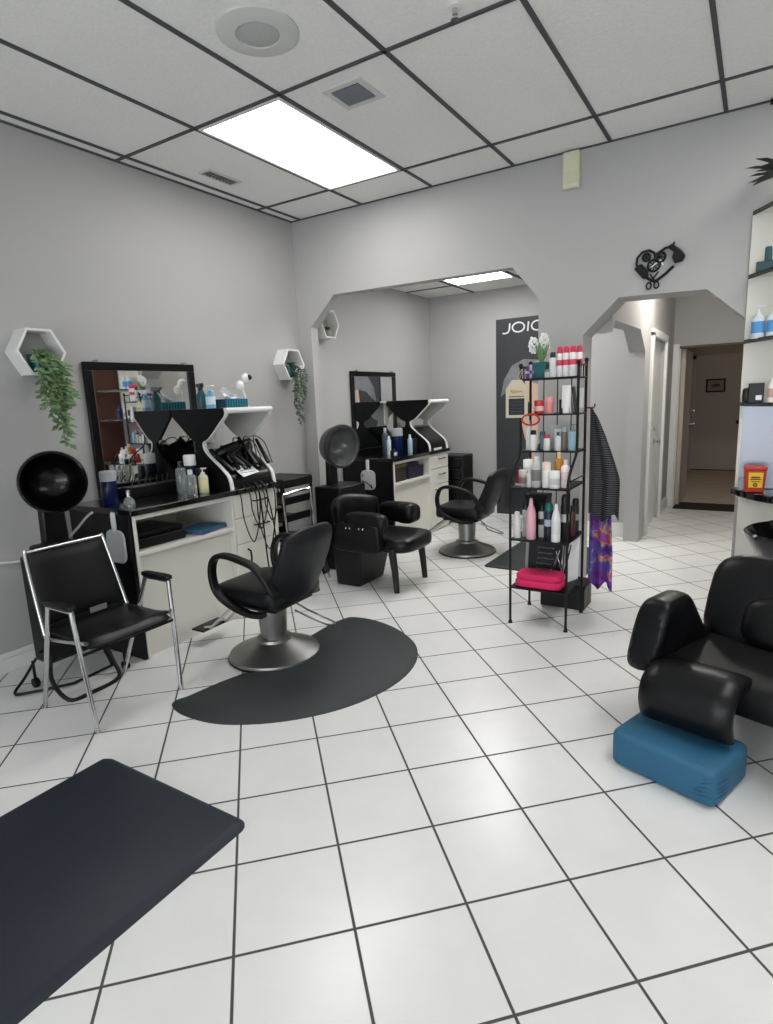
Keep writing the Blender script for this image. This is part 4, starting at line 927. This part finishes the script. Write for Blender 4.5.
for i in range(22):
    a = 2.6 + (i * 2.4) % 3.9; el = -.1 + .55 * random.random(); lf.leaf((.02 * cos(a), .02 * sin(a), .11 + .05 * random.random()), (cos(a), sin(a), el), .17 + .05 * random.random(), .065, (0, 0, 1))
obj('foliage', lf, M_leaf3, t)
t = thing('toy_figures', 'dark teal ornaments in a tray on the second shelf of the display unit', 'ornament', (-.01, 4.17, 2.0895))
fg = MB(); fg.bb((-.06, -.03, 0), (.12, .05, .05)); obj('tray', fg, mat('dark teal', (30, 66, 72), .5), t, bevel=.004)
fg = MB()
for x in (-.005, .055, .10): fg.superbox((x, .0, .085), (.036, .036, .09), .4, 8)
obj('ornament', fg, mat('deep teal', (28, 76, 84), .5), t)
t = thing('leaf_spray', 'dark single leaf spray hanging over the second shelf of the display unit', 'plant', (.20, 4.12, 2.0895))
obj('pot', MB().lathe([(.045, 0), (.05, .09), (.044, .09)], n=16), M_white, t); lf = MB()
for a, e in ((3.3, .35), (2.6, .5), (4.1, .4), (0, .6), (1.2, .5)):
    lf.leaf((0, 0, .09), (cos(a), sin(a), e), .20, .04, (0, 0, 1))
obj('foliage', lf, M_leaf3, t)

# ------------------------------------------------------------------ left station items
def L(x, y): return (x, y, .901)
product('disinfectant_jar', 'tall glass jar of blue liquid at the left end of the station counter', 'jar', L(-3.30, 2.10), .045, .20, (18, 32, 84), (180, 184, 186), 'jar', None, m=M_bluel)
t = thing('comb_tray', 'long black tray on the station counter under the mirror', 'tray', L(-3.40, 2.48)); 
obj('tray', MB().bb((-.05, -.2, 0), (.05, .2, .07)), M_black, t, bevel=.004); cb = MB()
for i in range(7): cb.tube([(-.01 + .01 * (i % 3), -.15 + i * .045, .07), (-.02, -.15 + i * .045 + .02, .12)], .004)
obj('combs', cb, M_black, t)
t = thing('scent_bottle', 'small clear faceted bottle at the front left of the station counter', 'bottle', L(-3.14, 2.115))
obj('body', MB().lathe([(.034, 0), (.03, .03), (.012, .05)], n=8), M_glass, t); obj('cap', MB().lathe([(.012, .05), (.014, .085), (.008, .09)], n=10), M_chrome, t)
product('spray_bottle', 'clear water spray bottle at the front of the station counter', 'bottle', L(-3.10, 2.545), .036, .16, (214, 220, 220), (210, 212, 212), 'bottle', m=M_glass)
product('spray_bottle', 'taller clear bottle behind the clear spray bottle on the counter', 'bottle', L(-3.21, 2.56), .034, .21, (210, 214, 214), (20, 20, 20), 'bottle', m=M_glass)
product('disinfectant_jar', 'dark blue jar with white lid beside the clear bottles on the counter', 'jar', L(-3.28, 2.70), .040, .24, (26, 32, 58), (232, 232, 232), 'jar')
product('soap_pump', 'white pump bottle with cream label near the end of the station counter', 'bottle', L(-3.08, 2.63), .032, .17, (206, 206, 170), (232, 232, 230), 'pump', (226, 220, 170))
product('shaker', 'short black tub on the counter by the black fin', 'tub', L(-3.17, 2.70), .04, .15, (18, 18, 22), (14, 14, 16), 'jar')
# upper shelf
def S_(x, y): return (x, y, 1.4455)
product('trigger_spray', 'clear bottle of blue liquid with white trigger on the station top shelf', 'bottle', S_(-3.13, 2.80), .032, .155, (120, 176, 206), (226, 228, 228), 'trigger', (210, 226, 236), rz=radians(-20))
product('trigger_spray', 'dark green trigger bottle behind the blue one on the top shelf', 'bottle', S_(-3.24, 2.82), .034, .17, (30, 76, 82), (20, 20, 22), 'trigger', rz=radians(160))
t = thing('tissue_box', 'teal striped tissue box with a white tissue on the station top shelf', 'tissue box', S_(-3.13, 2.985), radians(0))
obj('box', MB().bb((-.055, -.105, 0), (.055, .105, .058)), bands('teal striped card', (12, 118, 140), (10, 58, 76), 1, 42, .5), t, bevel=.002)
ts = MB().sheet(lambda u, v: (.03 * (u - .5) + .02 * sin(v * 7), -.06 + .10 * u - .01 * v, .055 + .085 * v * (1 - .75 * u) + .006 * sin(u * 8)), 10, 8, .004); obj('tissue', ts, M_print, t)
t = thing('security_camera', 'small white camera on a flexible stalk at the back of the top shelf', 'camera', S_(-3.12, 3.10))
obj('stalk', MB().tube(smooth_path([(0, 0, 0), (.005, .01, .06), (-.005, .0, .12), (.0, .0, .15)], 4), .007), M_white, t); obj('base', MB().lathe([(.03, 0), (.028, .01), (.008, .014)], n=16), M_white, t)
hd = MB(); hd.sphere((.0, -.03, .15), (.03, .03, .035)); hd.sphere((.01, .02, .20), (.035, .035, .035)); obj('head', hd, M_white, t); obj('lens', MB().sphere((.035, .03, .205), .02), M_black, t)
# hot tools and cords
t = thing('hot_tool_heap', 'black hair dryers and straighteners heaped between the fins of the left station', 'hair tools', (-2.99, 2.99, 1.0))
TS = Vector((-.78, 0, .62)); TN = Vector((.62, 0, .78))
for i in range(9):
    y = -.16 + .04 * i; b_ = Vector((-.03, y, .0)) + TN * (.022 + .02 * (i % 3)); d_ = (TS + Vector((0, random.uniform(-.35, .35), random.uniform(-.02, .25)))).normalized() * random.uniform(.20, .27)
    obj('straightener', MB().tube([b_, b_ + d_ * .5, b_ + d_], .015, 8, rf=lambda q: .016 - .004 * q), M_lacq, t)
for i in range(3):
    m_ = MB(); c = Vector((-.13, -.12 + i * .11, .15)) ; Md = Matrix.Rotation(radians(50 + 40 * i), 3, 'Z') @ Matrix.Rotation(radians(65), 3, 'Y')
    m_.lathe([(.028, -.09), (.034, -.05), (.04, 0), (.034, .05), (.024, .11)], c, 16, Md); m_.tube([c, c + Vector((.05, .02, -.08))], .016); obj('hair_dryer', m_, M_lacq, t)
for i in range(3):
    obj('cord_coil', MB().tube(smooth_path([(-.03, -.1 + .1 * i, .05), (-.10, -.06 + .1 * i, .20), (-.14, .0 + .1 * i, .235), (-.10, .05 + .1 * i, .18), (-.02, .03 + .1 * i, .04)], 5), .004, 6), M_iron, t)
t = thing('notepad', 'white papers lying in front of the hot tools on the left station', 'paper', (-2.985, 2.95, .985)); Mn = Matrix.Rotation(radians(38), 3, 'Y')
obj('sheet', MB().box((-.02, 0, .030), (.10, .17, .004), M=Mn @ Matrix.Rotation(.15, 3, 'Z')), M_print, t); ink = MB()
for i in range(3): ink.tube([Vector((-.02, 0, .030)) + Mn @ Vector((-.025 + .025 * i, -.06 + .12 * k / 12, .003)) for k in range(13)], .0015, 5)
obj('writing', ink, M_iron, t)
for i, (y0, y1, zb, lb) in enumerate(((2.80, 2.99, .52, 'leftmost of the loops'), (2.88, 3.06, .60, 'second loop from the left'), (2.93, 3.13, .44, 'loop in the middle'), (3.0, 3.16, .64, 'rightmost of the loops'))):
    x = -2.93 + .006 * i
    tag(obj('power_cord', MB().tube(smooth_path([(-3.03, y0 + .03, .93), (-2.985, y0, .925), (x, y0 + .005, .86), (x, y0 + .02, (zb + .86) / 2), (x, (y0 + y1) / 2, zb), (x, y1 - .02, (zb + .86) / 2), (x, y1 - .01, .86), (-2.985, y1, .925), (-3.05, y1 - .02, .94)], 6), .0045, 6), M_iron), 'black power cord hanging down the station drawers, %s' % lb, 'cord', 'hanging tool cords')
tag(obj('power_cord', MB().tube(smooth_path([(-3.03, 2.98, .93), (-2.985, 2.985, .925), (-2.925, 2.98, .84), (-2.925, 3.0, .5), (-2.925, 3.02, .28), (-2.92, 3.08, .04), (-2.9, 3.2, .008)], 6), .0055, 6), M_iron), 'black cord hanging from the hot tools down to the floor', 'cord', 'hanging tool cords')
tag(obj('power_cord', MB().tube(smooth_path([(-3.03, 3.05, .93), (-2.985, 3.055, .925), (-2.925, 3.05, .84), (-2.92, 3.10, .55), (-2.92, 3.08, .30), (-2.915, 3.14, .04), (-2.88, 3.25, .008)], 6), .005, 6), M_iron), 'second black cord reaching the floor, just right of the first', 'cord', 'hanging tool cords')
# bay of the station
t = thing('tool_case', 'black flat tool case lying in the open bay of the left station', 'case', (-3.22, 2.26, .651)); obj('case', MB().bb((-.14, -.20, 0), (.20, .14, .06)), M_black, t, bevel=.006); obj('lid', MB().bb((-.14, -.20, .062), (.18, .14, .09)), M_lacq, t, bevel=.006)
t = thing('magazine', 'blue magazine on top of others in the open bay of the left station', 'magazine', (-3.10, 2.60, .651), .2)
obj('lower_magazine', MB().box((0, 0, .008), (.20, .26, .016)), mat('purple magazine', (90, 90, 150), .4), t); obj('cover', MB().box((.01, -.01, .022), (.20, .25, .012), .06), mat('blue cover', (20, 120, 160), .3), t)
tag(obj('wall_cable', MB().tube(smooth_path([(XL + .006, .9, .68), (XL + .006, 1.45, .645), (XL + .008, 1.67, .62), (-3.50, 1.80, .64), (-3.42, 1.90, .74), (-3.35, 1.965, .84), (-3.3, 1.975, .87)], 6), .008, 6), mat('white cable', (200, 200, 196), .5)), 'white cable running along the left wall to the station counter', 'cable')
def hand_mirror(loc, label):
    t = thing('hand_mirror', label, 'mirror', loc, 0, 'hand mirrors on the station ends')
    m_ = MB().prism(roundrect(-.085, -.30, .085, -.105, .05, 6), 'y', -.014, 0); obj('mirror_head', m_, mat('grey mirror back', (190, 193, 196), .35), t, bevel=.005)
    obj('handle', MB().prism(roundrect(-.017, -.115, .017, .0, .015, 4), 'y', -.016, -.001), mat('pale plastic', (214, 216, 216), .4), t, bevel=.004)
    obj('hook', MB().tube(arc((0, -.012, -.008), .012, 0, 300, 10, 'xz'), .003), M_chrome, t)
    return t
hm = hand_mirror((-3.105, 1.985, .885), 'grey paddle shaped hand mirror hung on the black end of the left station')
h2 = copy_thing(hm, (-3.255, 4.84, .885), 0, 'white paddle shaped hand mirror hung on the black end of the far station')
sq = MB(); sq.tube(smooth_path([(-.06, -.022, -.14), (-.05, -.022, -.16), (-.065, -.022, -.17)], 4), .004); sq.tube(smooth_path([(-.07, -.022, -.21), (-.02, -.022, -.22), (.02, -.022, -.25), (.05, -.022, -.28), (.04, -.022, -.24)], 5), .004)
obj('scroll_print', sq, M_iron, h2)

# ------------------------------------------------------------------ far station items
def LF(x, y): return (x, y, .901)
product('disinfectant_jar', 'tall dark blue jar in the middle of the far station counter', 'jar', LF(-3.22, 5.36), .06, .26, (22, 28, 50), (160, 164, 168), 'jar', m=M_bluel)
product('spray_bottle', 'slim white bottle left of the blue jar on the far station counter', 'bottle', LF(-3.2, 5.16), .022, .19, (196, 204, 206), (226, 226, 226), 'bottle')
product('trigger_spray', 'pale blue bottle right of the blue jar on the far station counter', 'bottle', LF(-3.10, 5.42), .026, .19, (150, 184, 196), (200, 206, 206), 'bottle')
product('water_bottle', 'tall clear bottle behind the blue jar on the far station counter', 'bottle', LF(-3.33, 5.30), .035, .27, (60, 70, 84), (180, 184, 186), 'bottle')
product('shaker', 'dark round tub at the right of the far counter by the fin', 'tub', LF(-3.12, 5.54), .035, .14, (18, 22, 34), (14, 14, 16), 'jar')
t = thing('magnet_card', 'small black card with white frames at the far station counter front', 'card', LF(-2.98, 4.90)); obj('card', MB().bb((-.03, -.03, 0), (.01, .03, .075)), M_black, t, bevel=.003); mk = MB()
for yy in (-.014, .014): mk.tube([(.012, yy - .008, .02), (.012, yy + .008, .02), (.012, yy + .008, .055), (.012, yy - .008, .055)], .003, 6, True)
obj('mark', mk, M_print, t)
t = thing('notepad', 'white papers on the far station counter between its fins', 'paper', LF(-3.02, 5.84)); obj('sheet', MB().box((0, 0, .01), (.09, .22, .02), .1), M_print, t); obj('clip', MB().box((0, .09, .024), (.03, .012, .008), .1), M_iron, t)
t = thing('storage_basket', 'black basket with green rim in the left of the far station bay', 'basket', (-3.12, 5.03, .651)); obj('basket', MB().bb((-.12, -.12, 0), (.12, .12, .14)), mat('dark olive', (42, 42, 34), .6), t, bevel=.006); obj('rim', MB().bb((-.125, -.125, .14), (.125, .125, .17)), mat('olive rim', (104, 106, 62), .6), t, bevel=.004)
t = thing('storage_basket', 'dark purple basket in the right of the far station bay', 'basket', (-3.12, 5.36, .651)); obj('basket', MB().bb((-.12, -.16, 0), (.12, .16, .12)), mat('dark purple', (36, 32, 56), .5), t, bevel=.006); obj('contents', MB().superbox((0, 0, .13), (.2, .28, .06), .5, 8), mat('purple cloth', (60, 52, 90), .8), t)

# ------------------------------------------------------------------ hexagon planters
def hexshelf(y, z, label, rot=0):
    t = thing('hexagon_shelf', label, 'shelf', (XL, y, z), 0, 'hexagon wall shelves'); R_o, R_i, d = .142, .125, .122
    o = [(R_o * cos(a * pi / 3), R_o * 1.04 * sin(a * pi / 3)) for a in range(6)]; i_ = [(R_i * cos(a * pi / 3), R_i * 1.04 * sin(a * pi / 3)) for a in range(6)]
    vs = []; fs = []
    for x in (0, d):
        for q in o: vs.append((x, q[0], q[1]))
        for q in i_: vs.append((x, q[0], q[1]))
    for k in range(6):
        n = (k + 1) % 6; fs += [(k, n, 12 + n, 12 + k), (6 + k, 18 + k, 18 + n, 6 + n), (12 + k, 12 + n, 18 + n, 18 + k), (k, 6 + k, 6 + n, n)]
    obj('frame', MB().add(vs, fs), M_white, t, bevel=.002); return t
def vine(loc, label, pot_col, strands, leafm, seed, lw=.02, ll=.045, dens=1.0):
    rnd = random.Random(seed); t = thing('trailing_plant', label, 'plant', loc)
    obj('pot', MB().lathe([(.040, 0), (.045, .004), (.057, .085), (.058, .097), (.052, .097), (.05, .08)], n=20), pot_col, t)
    lf = MB(); stm = MB()
    for (dy, ln) in strands:
        pts = []; x, y, z = .02, dy * .25, .08
        n = int(ln / .03) + 3
        for i in range(n):
            q = i / (n - 1)
            px = .02 + .075 * min(1, q * 3) + .012 * rnd.uniform(-1, 1); py = dy * (.25 + .75 * min(1, q * 2.2)) + .015 * rnd.uniform(-1, 1); pz = .10 - .02 * q - max(0, q - .10) * ln
            pts.append((px, py, pz))
        P = smooth_path(pts, 2); stm.tube(P, .0018, 5)
        for p in P:
            for w in range(2):
                if rnd.random() > dens: continue
                a = rnd.uniform(-1.7, 1.7)
                lf.leaf(p, (.6 * cos(a) + .2, .9 * sin(a), -.55 + .5 * rnd.random()), ll * rnd.uniform(.7, 1.2), lw * rnd.uniform(.8, 1.2), (1, 0, .5))
    for i in range(14):
        a = i * 2.4; lf.leaf((.02, 0, .095), (cos(a), sin(a), .7), .06, .02, (0, 0, 1))
    obj('foliage', lf, leafm, t); obj('stem', stm, M_leaf2, t); return t
hexshelf(1.902, 1.797, 'white hexagon wall shelf at the left edge above the black dryer')
hexshelf(4.068, 1.79, 'white hexagon wall shelf between the left station and the wide opening')
hexshelf(4.62, 2.175, 'white hexagon wall shelf in the side room half hidden by the opening edge')
BZ = 1.795 - .125 * 1.04 * sin(pi / 3)
vine((XL + .068, 1.905, BZ + .005), 'lush green trailing plant in a teal pot in the leftmost hexagon shelf', M_teal, [(-.05, .24), (-.015, .36), (.03, .50), (.06, .42), (.08, .30), (-.035, .31), (.01, .43), (.045, .56), (.095, .24), (.06, .34)], M_leaf, 3, .019, .055, .85)
vine((XL + .068, 4.06, BZ), 'sparse dark trailing plant in a teal pot in the hexagon shelf near the opening', M_teal, [(-.06, .36), (-.03, .50), (.0, .54), (.03, .40), (.07, .30), (.10, .20), (-.045, .44), (.05, .24)], M_leaf2, 5, .019, .034, .65)
t = thing('succulent_pot', 'small plant in a pale pot in the hexagon shelf of the side room', 'plant', (XL + .07, 4.64, 2.175 - .1125)); obj('pot', MB().lathe([(.035, 0), (.045, .06), (.04, .06)], n=18), mat('pale pot', (150, 146, 128), .6), t)
lf = MB()
for i in range(18):
    a = i * 2.4; lf.leaf((0, 0, .055), (cos(a), sin(a), 1.0 + random.random()), .05, .016, (cos(a), sin(a), 0))
obj('foliage', lf, M_leaf2, t)

# ------------------------------------------------------------------ poster in the side room
t = thing('wall_banner', 'tall dark slate salon poster with white brand lettering on the side room wall', 'poster', (-2.695, 6.848, .02))
M_ban = mat('poster slate', (54, 57, 61), .45)
obj('panel', MB().bb((0, -.018, 0), (1.1, 0, 2.31)), M_ban, t, bevel=.002)
lt = MB(); z0, z1 = 2.15, 2.255; y = -.0195
def stroke(pts, r=.0095): lt.tube([(x, y, z) for x, z in pts], r, 6)
stroke(smooth_path([(.105, z0 + .002, 0), (.145, z0, 0), (.175, z0 + .022, 0), (.182, z0 + .06, 0), (.186, z1, 0)], 4)) if False else stroke([(.085, z0 - .002), (.12, z0 - .005), (.15, z0 + .004), (.165, z0 + .03), (.172, z1)])
def oval(cx, w): stroke([(cx + w * cos(a * pi / 10), (z0 + z1) / 2 + (z1 - z0) * .5 * sin(a * pi / 10)) for a in range(21)])
oval(.275, .072); stroke([(.385, z0), (.395, z1)])
stroke([(.50 + .07 * cos(radians(45 + 27 * k)), (z0 + z1) / 2 + (z1 - z0) * .5 * sin(radians(45 + 27 * k))) for k in range(11)]); oval(.645, .072)
obj('lettering', lt, M_print, t)
hr = MB(); hr.prism([(.06, 1.42), (.10, 1.62), (.20, 1.78), (.34, 1.84), (.55, 1.82), (.72, 1.70), (.80, 1.3), (.76, .95), (.62, 1.3), (.52, 1.55), (.36, 1.60), (.22, 1.56), (.14, 1.48)], 'y', -.021, -.018); obj('printed_hair', hr, mat('poster hair', (122, 122, 126), .5, noise=.4, nscale=14), t)
fc = MB(); fc.prism([(.36, 1.60), (.52, 1.55), (.62, 1.32), (.60, 1.05), (.52, .92), (.44, .86), (.36, .92), (.33, 1.05), (.30, 1.15), (.33, 1.3)], 'y', -.022, -.018); fc.prism([(.42, .9), (.6, 1.0), (.66, .62), (.8, .5), (.25, .5), (.40, .62)], 'y', -.0215, -.018); obj('printed_face', fc, mat('poster skin', (206, 178, 158), .5), t)
gm = MB(); gm.prism([(.12, .52), (.25, .60), (.42, .56), (.62, .60), (.85, .5), (.9, .08), (.1, .08)], 'y', -.0225, -.018); obj('printed_garment', gm, mat('poster garment', (40, 42, 46), .5), t)
# dark wooden shelving further right along the back wall, seen in the station mirror
t = thing('wooden_shelving', 'dark brown wooden shelving seen only in the mirror over the left station', 'shelving', (.48, 4.298, 0))
f = MB(); f.bb((0, -.02, 0), (1.0, 0, 2.2)); f.bb((0, -.32, 0), (.03, -.02, 2.2)); f.bb((.97, -.32, 0), (1.0, -.02, 2.2)); obj('carcass', f, mat('red brown wood', (92, 56, 46), .5, noise=.2, nscale=8), t, bevel=.003)
for z in (.1, .5, .85, 1.2, 1.55, 1.9): obj('shelf', MB().bb((.03, -.31, z), (.97, -.02, z + .03)), mat('dark wood', (20, 15, 14), .4), t)
